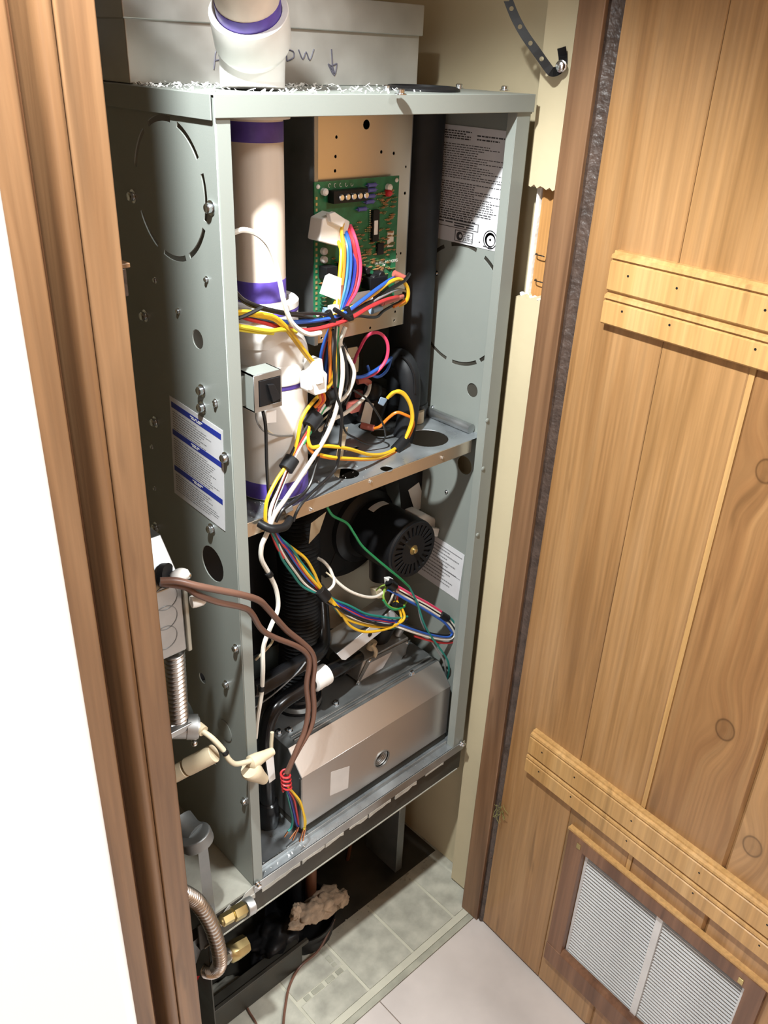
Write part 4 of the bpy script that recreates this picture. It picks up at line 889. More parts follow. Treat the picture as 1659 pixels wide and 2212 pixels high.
# yellow/orange loop at the right
wire(hu, 'yellow', [(668,920,.026),(665,945,.024),(673,966,.022),(700,963,.022),(751,969,.026),(797,982,.034),(827,981,.042),(852,970,.048),(872,952,.052),(886,921,.052),(890,898,.052),(884,870,.053),(869,850,.055),(851,847,.058),(837,860,.064)], .0022, 'yellow wire looping round at the right')
wire(hu, 'yellow', [(872,955,.050),(890,915,.049),(889,880,.050),(875,852,.054),(858,845,.057),(842,856,.064)], .0022)
wire(hu, 'orange', [(664,921,.028),(662,951,.026),(672,974,.024),(690,984,.024),(721,990,.026),(781,993,.033),(818,990,.041),(853,977,.049),(876,955,.054),(892,922,.055),(890,905,.056),(875,896,.058),(857,891,.062),(839,903,.068),(821,921,.076),(806,926,.086)], .0020, 'orange wire looping round at the right')
wire(hu, 'yellow', [(688,981,.024),(721,988,.025),(781,991,.032),(818,988,.040),(851,974,.047)], .0020)
part('push_terminal', M().tube([P(808,925,y=.085), P(780,919,y=.098)], .0038, 10), REDTERM, hu)
band(hu, (853,973,.050), (876,948,.053), .0062, RUBBER, 'tape_wrap', 'black tape sleeve')
part('push_connector', M().hexa([P(816,872,y=.066), P(828,878,y=.066), P(828,878,y=.074), P(816,872,y=.074), P(822,857,y=.066), P(838,862,y=.066), P(838,862,y=.074), P(822,857,y=.074)]), PALEB, hu, 'pale blue connector', bevel=.001)
# tape wraps on the bundle
band(hu, (685,898,.031), (666,923,.027), .0078, RUBBER, 'tape_wrap'); band(hu, (632,990,.021), (617,1014,.0185), .0076, RUBBER, 'tape_wrap')
band(hu, (726,850,.040), (700,864,.036), .0075, BLACK)
# nylon in-line plug
npg = blk('inline_plug', [(676,782),(697,775),(700,800),(708,808),(706,848),(682,855),(668,846),(666,812),(676,806)], .014, .014, WHITEP, hu, 'white nylon in-line plug on yellow wires', .0012)
blk('plug_key', [(684,806),(698,803),(700,828),(686,832)], .011, .004, WHITEP, npg)
blk('plug_key', [(668,826),(676,824),(677,842),(670,845)], .011, .004, WHITEP, npg)
for i in range(3): wire(hu, ('orange', 'red', 'orange')[i], [(690+5*i,852,.02),(692+4*i,866,.024),(680+3*i,880,.028)], .0018)
# door switch wires
wire(hu, 'black', [(568,889,.004),(574,925,.006),(576,1000,.012),(579,1050,.016),(582,1090,.018)], .0018)
wire(hu, 'grey', [(553,889,.006),(556,912,.010),(572,932,.016),(600,941,.022),(632,941,.030)], .0011)

dsw = thing('door_switch', tuple(P(575, 880, y=.0)), 'grey square door switch with a black plunger in front of the vent pipe', 'switch')
s0 = [P(548,813,y=-.004), P(608,804,y=-.004), P(610,876,y=-.004), P(551,891,y=-.004)]
x0, x1, z0, z1 = s0[0].x, s0[1].x, s0[2].z, s0[0].z
ho = rect(x0+.0045, x1-.001, z0+.004, z1-.005)
part('box_front', plate(rect(x0, x1, z0, z1), [ho], .0012, lambda p: (p.x, -.0034+p.z, p.y)), GALV, dsw, smooth=False)
part('box_side', M().box(x0, x0+.0012, -.0028, .022, z0, z1), PAINT, dsw); part('box_side', M().box(x1-.0012, x1, -.0028, .018, z0, z1), PAINT, dsw)
part('box_top', M().box(x0, x1, -.0028, .018, z1-.0012, z1), PAINT, dsw); part('box_bottom', M().box(x0, x1, -.0028, .018, z0, z0+.0012), PAINT, dsw)
part('bracket_arm', M().box(.0136, x0, .009, .0102, z0+.003, z1-.003), PAINT, dsw)
sw = part('switch_body', M().box(x0+.0055, x1-.0018, -.0046, .014, z0+.0045, z1-.0055), BLACK, dsw, bevel=.0006)
part('plunger', M().hexa([(x1-.013, -.009, z0+.007), (x1-.004, -.009, z0+.009), (x1-.004, -.0047, z0+.009), (x1-.013, -.0047, z0+.007), (x0+.012, -.0075, z1-.009), (x0+.019, -.0075, z1-.010), (x0+.019, -.0047, z1-.010), (x0+.012, -.0047, z1-.009)]), BLACK, dsw, bevel=.0008)
lab, f, n = sheet(dsw, 'paper_tag', [P(575,889,y=.004), P(597,886,y=.004), P(597,912,y=.004), P(577,914,y=.004)], PAPERW, 'small printed tag under the switch', .0002)
lines(lab, f, n, para(.15, .9, .16, .07, .15, .9, word=.12), INKG)

# --- clip at the shelf lip and the lower harness
hl = thing('lower_wiring_harness', tuple(P(860, 1360, y=.04)), 'lower bundle of coloured wires hanging in front of the blower', 'wires')
part('snap_bushing', M().tube(spline([P(560,1130,y=.014), P(585,1142,y=.004), P(615,1138,y=.006), P(626,1120,y=.014)], 5), .0042, 10), BLACK, hl, 'black plastic clip gripping the wires at the shelf')
part('snap_tab', M().hexa([P(618,1110,y=.012), P(634,1102,y=.012), P(634,1102,y=.016), P(618,1110,y=.016), P(612,1092,y=.016), P(630,1086,y=.016), P(630,1086,y=.020), P(612,1092,y=.020)]), WC['grey'], hl, bevel=.0006)
wire(hl, 'white', [(582,1140,.012),(574,1158,.012),(565,1180,.014),(565,1208,.016),(581,1239,.02),(597,1275,.022),(600,1315,.020),(584,1355,.014),(569,1398,.012),(568,1448,.012),(565,1498,.014),(557,1547,.018),(552,1594,.022)], .0028, 'white wire hanging down the left edge')
for a, b in (((578,1236,.019),(584,1243,.020)), ((565,1482,.0135),(564,1492,.0135))): band(hl, a, b, .0036)
wire(hl, 'cream', [(552,1425,.02),(570,1408,.016),(586,1390,.02),(590,1378,.026)], .0016)
lw = [(588,1142,.014),(600,1165,.018),(618,1196,.024),(640,1228,.030),(664,1258,.034),(696,1282,.036),(718,1300,.036),(745,1320,.036),(782,1338,.036),(815,1344,.038),(845,1348,.04),(872,1344,.046)]
for col, du, dv, bow in (('teal', -3, 4, -7), ('white', -1, 2, -3), ('blue', 2, -2, 2), ('navy', 4, -3, 4), ('red', 1, 0, 5), ('black', 0, 3, 0), ('teal', 3, -5, 9)):
    pts = [(u+du+bow*math.sin(math.pi*i/5 if i < 5 else 0)*-.0+ (bow*.9 if 1 < i < 5 else bow*.55 if i > 6 else 0), v+dv-(bow*.8 if 1 < i < 5 else bow*.8 if i > 6 else 0), y) for i, (u, v, y) in enumerate(lw)]
    wire(hl, col, pts, .0017)
wire(hl, 'red', [(584,1140,.014),(590,1160,.018),(598,1180,.02),(612,1205,.024)], .0018)
wire(hl, 'yellow', [(604,1165,.022),(634,1186,.026),(660,1207,.029),(678,1236,.032),(691,1264,.034),(712,1290,.034),(730,1312,.034),(748,1336,.034),(779,1348,.034),(818,1354,.036),(856,1349,.038),(873,1336,.04),(870,1318,.044),(858,1300,.05),(855,1282,.056)], .0019, 'yellow wire')
wire(hl, 'yellow', [(610,1172,.024),(640,1208,.028),(664,1240,.031),(690,1270,.034),(706,1292,.034),(735,1322,.034),(754,1350,.034),(782,1364,.034),(815,1363,.035),(850,1353,.037),(866,1336,.042),(862,1316,.046),(850,1298,.052)], .0019, 'yellow wire')
wire(hl, 'yellow', [(700,1280,.034),(716,1300,.033),(728,1316,.033),(738,1330,.034)], .0019)
wire(hl, 'black', [(690,1286,.034),(706,1302,.034),(728,1312,.032),(745,1324,.031),(785,1338,.031),(820,1350,.034),(850,1350,.038),(876,1342,.044)], .0017)
band(hl, (688,1272,.0345), (704,1290,.034), .0072)
# right-hand loop
lr = [(846,1266,.052),(866,1276,.048),(890,1290,.044),(920,1306,.042),(946,1322,.040),(968,1337,.038),(983,1356,.036),(985,1371,.036),(966,1379,.036),(930,1374,.036),(896,1364,.036),(868,1354,.038),(846,1346,.044)]
for col, du, dv, lo_ in (('white', 0, 0, 0), ('white', -5, 4, 3), ('teal', 3, -3, -2), ('black', -2, 2, -6), ('blue', -8, 8, -3), ('pink', 1, -5, 8), ('red', 3, 0, 10)):
    pts = []
    for i, (u, v, y) in enumerate(lr):
        vv = v+(dv if i < 7 else lo_); uu = u+(du if i < 8 else 0); pts.append((uu, vv, y+.001*du*.2))
    if col == 'pink': pts = pts[:6]
    if col == 'red': pts = pts[6:11]
    wire(hl, col, pts, .0018)
band(hl, (950,1326,.040), (966,1336,.038), .0052)
wire(hl, 'white', [(687,1206,.065),(700,1214,.056),(713,1230,.05),(724,1252,.046),(752,1275,.042),(785,1288,.042),(812,1289,.046),(832,1276,.054)], .0021, 'white wire arching across the blower')
wire(hl, 'white', [(722,1247,.046),(721,1262,.043),(712,1273,.04),(700,1279,.037)], .0019)
wire(hl, 'cream', [(704,1236,.052),(716,1246,.048),(724,1256,.046)], .0012)
wire(hl, 'lime', [(842,1252,.065),(838,1262,.058),(830,1276,.052),(828,1290,.048),(836,1306,.046),(852,1315,.045),(868,1312,.046),(878,1300,.050)], .0018, 'green-yellow looped wire')
wire(hl, 'lime', [(812,1276,.062),(824,1266,.058),(838,1262,.054)], .0011)
wire(hl, 'green', [(828,1296,.046),(838,1310,.044),(854,1317,.043),(874,1310,.046)], .0016)
blk('white_splice', [(838,1252),(850,1250),(852,1268),(840,1270)], .052, .008, WHITEP, hl, None, .001)
for k in range(4): wire(hl, ('white','black','grey','red')[k], [(842+k*3,1262,.05),(850+k*3,1276,.048),(846+k*4,1292,.05),(840+k*6,1304,.056)], .0015)
band(hl, (840,1258,.050), (852,1268,.048), .0060); band(hl, (852,1306,.048), (866,1310,.048), .004)
blk('tan_plug', [(812,1276),(826,1274),(828,1292),(816,1294)], .07, .012, BEIGE, hl, None, .001)

gw = thing('ground_wire', tuple(P(968, 1461, y=.04)), 'thin green ground wire curving over the black motor', 'wire')
wire(gw, 'green', [(706,1094,.03),(719,1114,.03),(749,1130,.032),(765,1153,.034),(782,1179,.036),(808,1203,.036),(838,1228,.034),(865,1250,.034),(884,1268,.036)], .0017)
wire(gw, 'teal', [(884,1268,.036),(901,1302,.036),(914,1342,.034),(928,1370,.034),(948,1398,.032),(966,1425,.030),(970,1448,.032),(966,1468,.04)], .0016)
wire(gw, 'grey', [(902,1300,.040),(910,1340,.038),(925,1372,.038),(944,1404,.036),(960,1432,.034),(963,1470,.042)], .0016)

# brown thermostat cables
tc_ = thing('thermostat_cable', tuple(P(645, 1815, y=.01)), 'brown thermostat cables looping from junction box into the cabinet', 'cable')
ca = [(346,1255,-.012),(382,1255,-.018),(428,1266,-.024),(483,1277,-.026),(523,1285,-.026),(559,1297,-.020),(580,1317,-.012),(618,1360,-.002),(650,1386,.004),(672,1408,.006),(679,1435,.007),(675,1481,.008),(678,1531,.008),(671,1571,.006),(646,1616,.004),(630,1646,.004),(620,1672,.005)]
cb_ = [(347,1260,-.010),(399,1268,-.016),(428,1285,-.020),(472,1301,-.022),(523,1312,-.022),(543,1324,-.018),(564,1358,-.012),(591,1376,-.006),(639,1395,.001),(661,1411,.004),(668,1433,.005),(662,1481,.007),(666,1531,.007),(658,1578,.005),(642,1616,.003),(632,1640,.003),(619,1670,.004)]
wire(tc_, 'brown', ca, .0033, n=10); wire(tc_, 'brown', cb_, .0030, n=10)
cl_ = []; c0 = P(616, 1668, y=.004); c1 = P(620, 1706, y=.004)
for k in range(61):
    t = k/60; p_ = c0.lerp(c1, t); cl_.append(p_+V((.0052*math.cos(t*4.5*2*math.pi), .0052*math.sin(t*4.5*2*math.pi), 0)))
part('red_coil', M().tube(cl_, .0013, 7), WC['red'], tc_, 'coiled red conductor')
for col, pts in (('yellow', [(622,1700,.004),(634,1713,.003),(649,1733,.001),(657,1765,-.001),(658,1785,-.001)]), ('lemon', [(624,1702,.005),(640,1722,.004),(652,1745,.002),(660,1775,0),(656,1792,0)]), ('navy', [(618,1702,.005),(626,1722,.006),(634,1752,.008),(640,1778,.008),(645,1786,.008)]), ('red', [(620,1704,.006),(634,1724,.006),(640,1750,.008),(644,1775,.009),(642,1795,.009)]), ('teal', [(618,1704,.006),(624,1730,.008),(632,1765,.012),(630,1786,.014),(622,1796,.014)])):
    wire(tc_, col, pts, .0016)
for (a, b) in (((656,1790,0),(647,1818,0)), ((645,1786,.007),(632,1815,.006)), ((641,1793,.009),(626,1812,.008)), ((660,1788,0),(654,1816,0)), ((622,1796,.014),(614,1808,.014))):
    part('bare_tip', M().tube([P(*a[:2], y=a[2]), P(*b[:2], y=b[2])], .0010, 7), COPPER, tc_)

# =================================================================== LEFT SIDE: JUNCTION BOX, CONDUIT, CABLE
jb = thing('junction_box', tuple(P(380, 1400, y=.01)), 'grey steel electrical junction box beside the furnace', 'electrical box')
j1, j2 = P(346, 1275, y=-.002), P(405, 1403, y=-.002); jx0, jx1, jz0, jz1 = -.125, j2.x, j2.z, P(380, 1262, y=-.002).z
part('body', M().box(jx0, jx1, -.002, .042, jz0, jz1), GALV, jb, bevel=.002)
part('top', M().rings([[V((jx0, -.002, jz1)), V((jx1, -.002, jz1)), V((jx1-.004, .020, jz1+.040)), V((jx0, .020, jz1+.040))], [V((jx0, .042, jz1)), V((jx1, .042, jz1)), V((jx1-.004, .042, jz1+.040)), V((jx0, .042, jz1+.040))]]), GALV, jb, bevel=.001)
part('cover_edge', M().box(jx1, jx1+.0045, -.004, .040, jz0-.002, jz1+.004), mat('tarnished_steel', (.40,.39,.33), .5, .6), jb, bevel=.0015)
for v in (1292, 1335, 1378):
    c = P(357, v, y=-.002); o_ = M(); o_.add_mesh(plate_mesh(circ(0,0,.0125,24), [circ(0,0,.0117,24)], .0004), lambda p: c+V((p.x, -.0002+p.z, p.y))); part('knockout', o_, GALVD, jb, smooth=False)
c = P(352, 1243, y=.004); part('cable_hole', M().cyl(c, c+V((.003,-.0045,.001)), .011, n=18), BLACK, jb)
part('screw', M().sphere(P(406, 1243, y=.004), .0035), CHROME, jb); part('bushing', M().sphere(P(388, 1243, y=-.003), .0075, (1.3,1,.8)), WHITEP, jb)
c = P(413, 1301, y=-.012); part('wire_nut', M().lathe(c, (1,-.2,-.02), [(.0055,0), (.0060,.003), (.0056,.010), (.0042,.0125)], 14), WHITEP, jb, 'white wire nut')
fx = thing('flexible_conduit', tuple(P(385, 1570, y=.02)), 'short spiral metal conduit hanging under the junction box', 'conduit')
c0, c1 = P(374, 1408, y=.018), P(384, 1562, y=.018); cm = M(); rg = []; L_ = (c1-c0).length
for k in range(137):
    t = k/136; p_ = c0.lerp(c1, t)
    rg.append([p_+V(((.0100+.0012*math.cos(t*17*2*math.pi+q))*math.cos(q), (.0100+.0012*math.cos(t*17*2*math.pi+q))*math.sin(q), 0)) for q in [2*math.pi*j/18 for j in range(18)]])
part('spiral_hose', cm.rings(rg), STEEL, fx)
cc = P(392, 1575, y=.016)
part('connector', M().cyl(P(366,1572,y=.02), P(428,1572,y=.008), .0112, n=20), GALV, fx); part('collar', M().cyl(P(404,1570,y=.013), P(426,1570,y=.008), .0128, n=20), GALV, fx)
part('clamp', M().box(cc.x-.018, cc.x+.006, cc.y-.012, cc.y+.012, cc.z+.006, cc.z+.013), GALV, fx, bevel=.001)
for uv in ((421, 1592), (420, 1606)): part('screw', M().sphere(P(*uv, y=.004), .0032), CHROME, fx)
pc = thing('power_cable', tuple(P(560, 1690, y=-.01)), 'white power cable with cream wire nuts hooked over the cabinet edge', 'cable')
wire(pc, 'cream', [(424,1572,.006),(440,1581,-.002),(460,1596,-.010),(484,1622,-.016),(494,1640,-.018),(508,1650,-.018),(528,1647,-.016),(545,1642,-.014)], .0028, n=10)
part('cable_end', M().cyl(P(428,1570,y=.006), P(440,1580,y=-.002), .0055, n=14), BEIGE, pc); band(pc, (483,1621,-.016), (488,1628,-.0165), .0036)
part('wire_nut', M().lathe(P(538,1650,y=-.014), (P(590,1622,y=-.012)-P(538,1650,y=-.014)), [(.003,-.001), (.0080,.002), (.0076,.010), (.0058,.020), (.0045,.032)], 16), BEIGE, pc, 'cream wire nut pointing up to the right')
part('wire_nut', M().lathe(P(541,1663,y=-.016), (P(588,1697,y=-.012)-P(541,1663,y=-.016)), [(.0095,-.003), (.0110,.0), (.0102,.009), (.0074,.022), (.0058,.033), (.0040,.0345)], 16), BEIGE, pc, 'cream wire nut pointing down to the right')
pv = thing('pvc_stub', tuple(P(400, 1665, y=.03)), 'short cream plastic pipe stub lying across the lower left side', 'pipe')
part('pipe', M().cyl(P(404,1657,y=.012), P(463,1627,y=-.006), .0095, n=20), BEIGE, pv, bevel=.0008); part('pipe', M().cyl(P(370,1676,y=.022), P(400,1660,y=.013), .0088, n=20), BEIGE, pv, bevel=.0008)
tg = thing('printed_tag', tuple(P(583, 1690, y=.01)), 'white vertical printed tag beside the lower gas pipe', 'tag')
wt = M(); lab, f, n = sheet(tg, 'paper', [P(572,1628,y=.022), P(590,1622,y=.022), P(595,1682,y=.022), P(582,1692,y=.022)], PAPERW, None, .0003); lines(lab, f, n, para(.08, .95, .11, .05, .25, .8), INKG)
part('tie', M().tube([P(588,1582,y=.022), P(586,1605,y=.022), P(586,1626,y=.022)], .0022, 8), WC['cream'], tg)

# =================================================================== STAND UNDER THE FURNACE
for k in range(4): part('shaded_grimy_board', M().box(-.066+.0, .408, .066+.15*k, .2145+.15*k, ZF+.0003, ZF+.0009), DARKM, fl)  # dark boards added: floor shadow under the stand in their colour, plus grime
st = thing('furnace_stand', (.13, .2, ZF), 'grimy open metal stand under the furnace', 'stand')
part('top_sheet', M().box(-.062, .372, .0012, .66, -.0042, -.0008), DUST, st, 'dusty top sheet showing left of the furnace')
part('front_rail', M().box(-.075, .366, .0015, .004, -.048, -.0046).box(-.075, .366, .004, .030, -.048, -.0462), DARKM, st, bevel=.0006)
part('rail_edge', M().box(-.07, .36, .0000, .0014, -.0475, -.0462), DUST, st)
part('side_panel', M().box(-.064, -.0625, .004, .66, ZF+.001, -.0044), DARKM, st)
part('post', M().hexa([P(447,2030,y=.001), P(472,2030,y=.001), P(472,2030,y=.006), P(447,2030,y=.006), P(425,1812,y=.001), P(447,1812,y=.001), P(447,1812,y=.006), P(425,1812,y=.006)]), GALVD, st, 'grey upright strap at the left front corner')
a = P(850, 1760, y=.078); part('leg', M().box(.3255, .3285, .078, .150, ZF+.001, -.005).box(.3285, .340, .078, .0795, ZF+.001, -.005), GALVD, st, bevel=.0005)
part('back_panel', M().box(-.06, .366, .40, .402, ZF+.001, -.005), DARKM, st)
part('floor_rail', M().box(-.075, .112, .052, .074, ZF+.001, -.270), DARKM, st, bevel=.002)
part('floor_rail_lip', M().box(-.075, .122, .050, .056, -.270, -.264), DARKM, st, bevel=.001)
part('drain_pan', M().lathe((.150, .105, ZF+.001), UP, [(.050,0), (.054,.035), (.052,.035), (.048,.004)], 28), BLACK, st, 'black pan edge on the floor under the stand')
gs = M(); rr = random.Random(11); x = -.058
gs2 = [(x+ .0, -.006)]
gp_ = []
pl = [(-.056, -.028), (.0, -.012), (.004, .006), (-.012, .002), (-.016, -.004), (-.030, -.006), (-.034, .001), (-.048, -.010), (-.054, -.012)]
part('torn_gasket', M().prism([(x, .0005, z-.003) for x, z in pl], (0, -.0012, 0)), GREYB, st, 'torn pale gasket at the left end of the rail')
def lump(name, c, size, m, parent=None, seed=0, amp=.35, sub=4, fr=38):
    bm = bmesh.new(); bmesh.ops.create_icosphere(bm, subdivisions=sub, radius=1)
    for v in bm.verts:
        d = v.co.normalized(); q = 1+amp*mnoise.noise(d*1.7+V((seed,0,0)))+amp*.5*mnoise.noise(d*4+V((seed,3,0))); v.co = V((d.x*size[0]*q, d.y*size[1]*q, d.z*size[2]*q))+V(c)
    mb = M(); mb.bm.free(); mb.bm = bm; o = part(name, mb, m, parent); o.data.set_sharp_from_angle(angle=3.1); return o
ins = thing('insulation_scrap', tuple(P(680, 1985, y=.06)), 'torn pinkish foam insulation scrap on the floor under the furnace', 'insulation')
lump('foam', P(700, 1952, y=.075), (.030, .018, .014), INSUL, ins, 1, .5); lump('foam', P(662, 1972, y=.07), (.026, .016, .012), INSUL, ins, 5, .6); lump('foam', P(735, 1940, y=.08), (.014, .012, .016), INSUL, ins, 9, .5)
lump('foam', P(640, 1968, y=.066), (.007, .006, .014), INSUL, ins, 14, .5)
cpz = thing('copper_pipe', (P(675, 1890, y=.10).x, .10, ZF), 'brown copper pipe standing in the dark under the furnace', 'pipe')
part('pipe', M().tube([(P(675,1890,y=.10).x, .10, -.0046), (P(672,1890,y=.10).x, .10, -.2), (P(670,1890,y=.10).x, .10, ZF+.002)], .0085, 14), mat('dull_copper', (.15,.06,.03), .5, .4), cpz)
part('sleeve', M().lathe((P(650,1890,y=.12).x, .125, ZF+.002), UP, [(.017,0), (.017,.31)], 18), RUBBER, cpz, 'black foam sleeve')
tag(rebase(part('bent_tube', M().tube(spline([(P(765,1820,y=.15).x, .15, -.0047), P(755,1835,y=.15), P(730,1890,y=.15), P(712,1928,y=.15)], 5), .0035, 8), bpy.data.materials['dull_copper'])), 'thin dark tube slanting behind the stand leg', 'pipe')
vl = lump('drain_trap', P(590, 2035, y=.09), (.045, .03, .026), BLACK, None, 3, .45); tag(rebase(vl), 'black lumpy trap fitting on the floor behind the brass valve', 'trap')
bv_ = thing('brass_valve', tuple(P(512, 2070, y=.03)), 'brass gas fittings low at the left under the furnace', 'valve')
ux = V((1, .05, .03))
a = P(478, 1990, y=-.016); part('upper_nut', M().lathe(a, P(528,1962,y=-.016)-a, [(.0055,0), (.0072,.001), (.0072,.014), (.0062,.015), (.0088,.016), (.0088,.030), (.0080,.032)], 6, ), BRASS, bv_)
a = P(530, 1962, y=-.016); part('flange', M().lathe(a, P(555,1948,y=-.016)-a, [(.0095,0), (.0105,.002), (.0105,.009)], 24), GALV, bv_)
a = P(492, 2062, y=.02); part('lower_nut', M().lathe(a, P(540,2032,y=.02)-a, [(.0100,0), (.0124,.003), (.0130,.012), (.0124,.020), (.0116,.027)], 8), BRASS, bv_)
a = P(484, 2066, y=.018); part('threads', M().lathe(a, P(498,2058,y=.02)-a, [(.0085,0)]+[((.0092 if k % 2 else .0080), .001+.0014*k) for k in range(9)], 18), STEEL, bv_)
fh = thing('flexible_gas_line', tuple(P(465, 2095, y=-.01)), 'bright corrugated steel gas line curling at the lower left', 'hose')
gp2 = wp([(385,1925,-.03),(405,1934,-.025),(425,1948,-.02),(446,1977,-.016),(462,2012,-.012),(472,2050,-.010),(475,2076,-.008),(470,2092,-.004),(458,2098,.004),(446,2096,.012)], 40)
part('corrugated_tube', M().tube(gp2, .0085, 16, rf=lambda t: .0080+.0011*math.cos(t*46*2*math.pi)), STEEL, fh)
part('end_fitting', M().cyl(P(470,2080,y=.002), P(486,2070,y=.012), .0085, n=8), GALV, fh)
eb = thing('conduit_elbow', tuple(P(420, 1825, y=.0)), 'grey conduit fitting at the left edge above the upright strap', 'conduit')
part('body', M().tube([P(385,1775,y=.03), P(405,1800,y=.015), P(428,1812,y=.0)], .0165, 16), GALVD, eb); part('end', M().cyl(P(418,1800,y=.0), P(428,1822,y=-.004), .018, n=18), GALVD, eb, bevel=.002)
tag(rebase(part('slanted_bracket', M().hexa([P(412,2095,y=.01), P(424,2080,y=.01), P(424,2080,y=.013), P(412,2095,y=.013), P(405,2045,y=.01), P(452,2005,y=.01), P(452,2005,y=.013), P(405,2045,y=.013)]), GALVD)), 'small grey slanted bracket behind the corrugated gas line', 'bracket')
tag(rebase(part('valve_handle', M().hexa([P(412,2135,y=.02), P(426,2118,y=.02), P(426,2118,y=.03), P(412,2135,y=.03), P(410,2110,y=.02), P(432,2108,y=.02), P(432,2108,y=.03), P(410,2110,y=.03)]), RED)), 'red handle corner peeking out by the left trim', 'handle')
# loose wires on the floor
def floorwire(uvs, r, m, label):
    pts = [P(u, v, z=ZF+r+.0008+h) for u, v, h in uvs]; tag(rebase(part('loose_wire', M().tube(spline(pts, 6), r, 8), m)), label, 'wire')
floorwire([(722,1985,.03),(690,2050,.012),(648,2088,.0),(625,2130,.0),(616,2175,.0),(612,2212,.0),(612,2240,.0)], .0019, BROWNJ, 'thin brown wire running out over the closet vinyl')
floorwire([(524,2140,.006),(530,2165,.0),(538,2185,.0),(552,2208,.0),(562,2235,.0)], .0016, WC['brown'], 'short brown wire near the lower left of the stand')
lump('dust_clump', P(455, 2178, z=ZF+.012), (.05, .03, .012), DUST, None, 21, .5); tag(rebase(bpy.data.objects['dust_clump']), 'grey dust clump on the floor at the lower left', 'debris')
# crumbs beside the furnace on the floor
cr_ = M(); rr = random.Random(8)
for k in range(60):
    t = rr.random(); c = P(520+430*t+rr.uniform(-8,8), 2165-330*t+rr.uniform(-4,14), z=ZF+.001); s_ = rr.uniform(.0006, .0022); cr_.sphere((c.x, c.y, ZF+s_*.5), s_, (1,1,.6), 6)
o = tag(part('floor_grit', cr_, DUST), 'scattered grit along the dark edge under the furnace', 'debris', kind='stuff')

# PVC shavings on the cabinet top and shelf
fk = M(); rr = random.Random(4)
def flake(x, y, z, s):
    a = rr.random()*6.3; t = rr.uniform(.2, .8); d = V((math.cos(a), math.sin(a), t)).normalized()*s; e = V((-math.sin(a), math.cos(a), rr.uniform(-.3,.3)))*s*.35
    c = V((x, y, z+s*.5)); fk.rings([[c-d-e, c+d-e, c+d+e, c-d+e], [q+V((0,0,s*.18)) for q in (c-d-e, c+d-e, c+d+e, c-d+e)]])
for k in range(330):
    x = min(max(rr.gauss(.09, .08), .004), .30); y = rr.choice((rr.uniform(.002, .125), rr.uniform(.08, .125)))
    if (x-PX)**2+(y-PY)**2 < .031**2: continue
    flake(x, y, H+.0014, rr.uniform(.0008, .0026))
tag(part('pvc_shavings', fk, FLAKE), 'white plastic pipe shavings strewn over the cabinet top', 'debris', kind='stuff')
fk = M()
for k in range(45): flake(rr.uniform(.03, .2), rr.uniform(.022, .05), SZ+.0002, rr.uniform(.0004, .0009))
for k in range(26): flake(rr.uniform(.02, .09), rr.uniform(.004, .018), .0024, rr.uniform(.0006, .0014))
for k in range(22): flake(rr.uniform(.10, .2), -.0017, H-.004-rr.random()*.01, .0006)
tag(part('shavings_inside', fk, FLAKE), 'fine pale shavings on the shelf and the cabinet bottom', 'debris', kind='stuff')

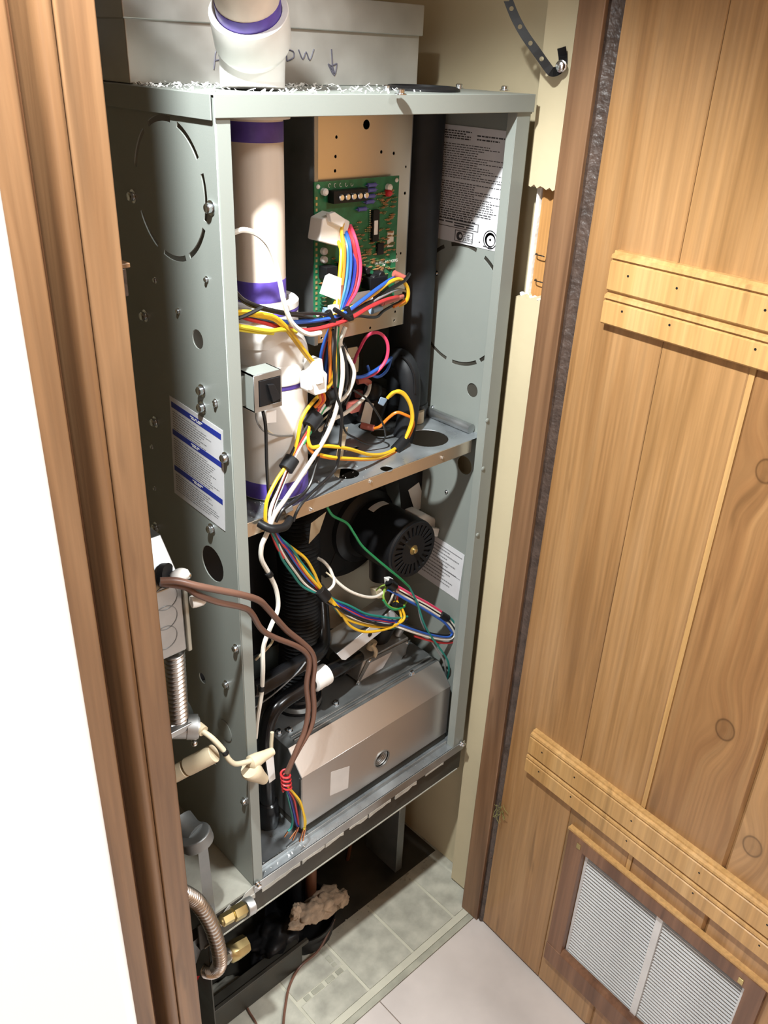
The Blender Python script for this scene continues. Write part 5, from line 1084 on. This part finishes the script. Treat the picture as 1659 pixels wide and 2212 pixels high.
# perforated hanger strap on the wall strip
hg = thing('hanger_strap', tuple(P(1200, 160, x=.384)), 'black perforated hanger strap screwed to the wall strip', 'strap')
cl = [P(1097,-2,x=.345), P(1113,38,x=.349), P(1134,76,x=.354), P(1158,110,x=.360), P(1182,144,x=.367), P(1192,155,x=.370), P(1204,153,x=.376), P(1215,142,x=.3815), P(1216,125,x=.381), P(1213,103,x=.376)]
cl = spline(cl, 6); acc = [0]
for i in range(1, len(cl)): acc.append(acc[-1]+(cl[i]-cl[i-1]).length)
def along(s):
    s = min(max(s, 0), acc[-1]-1e-6)
    for i in range(1, len(cl)):
        if acc[i] >= s: t = (s-acc[i-1])/(acc[i]-acc[i-1]+1e-9); return cl[i-1].lerp(cl[i], t), (cl[i]-cl[i-1]).normalized()
def strapmap(p):
    c, t = along(p.x); wdir = (V((-.80, -.60, .05)).cross(t)).normalized(); wdir = (wdir-t*wdir.dot(t)).normalized(); return c+wdir*p.y+t.cross(wdir)*p.z
Ls = acc[-1]; hw = .0041; sm_ = M(); seg = .0148; s_ = .0
bend0 = (cl[0]-cl[0]).length
sb_ = sum((cl[i+1]-cl[i]).length for i in range(24))                     # the fold starts here
def subplate(a_, b_, hole, first=False):
    n_ = 8; e = [(a_+(b_-a_)*k/n_, hw) for k in range(n_+1)]+[(b_-(b_-a_)*k/n_, -hw) for k in range(n_+1)]
    if first: e.append((a_+.002, 0))
    me = plate_mesh(e, [circ((a_+b_)/2, 0, .0021, 12)] if hole else [], .0009); sm_.add_mesh(me, strapmap); bpy.data.meshes.remove(me)
nseg = int(sb_//seg); st_ = sb_/nseg
for k in range(nseg): subplate(k*st_, (k+1)*st_, True, k == 0)
m_ = 14
for k in range(m_): subplate(sb_+(Ls-sb_)*k/m_, sb_+(Ls-sb_)*(k+1)/m_, False)
bmesh.ops.remove_doubles(sm_.bm, verts=sm_.bm.verts[:], dist=1e-5)
part('strap', sm_, BLACK, hg, smooth=False)
c = P(1212, 143, x=.376); part('screw', M().lathe(c, (-1,-.3,0), [(.0055,-.001), (.0055,.0008), (.0045,.0012), (.004,.004), (.003,.0046)], 12), CHROME, hg)
c = P(1216, 163, x=.3835)
for (uv, x_) in (((1078, 1752), .364), ((1074, 1740), .364)):
    pass
hgm = M(); rr = random.Random(2)
for k in range(26):
    a = P(1078+rr.uniform(-6,10), 1748+rr.uniform(-10,12), x=.3625); b = a+V((-.004+rr.uniform(-.004,.002), rr.uniform(-.012,.004), rr.uniform(-.010,.010))); hgm.tube([a, a.lerp(b,.5)+V((-.002,0,0)), b], .00035, 4)
o = tag(part('hair_tuft', hgm, mat('dry_moss', (.20,.19,.06), .9)), 'small tuft of dry lint caught on the jamb by the door', 'lint', kind='stuff')
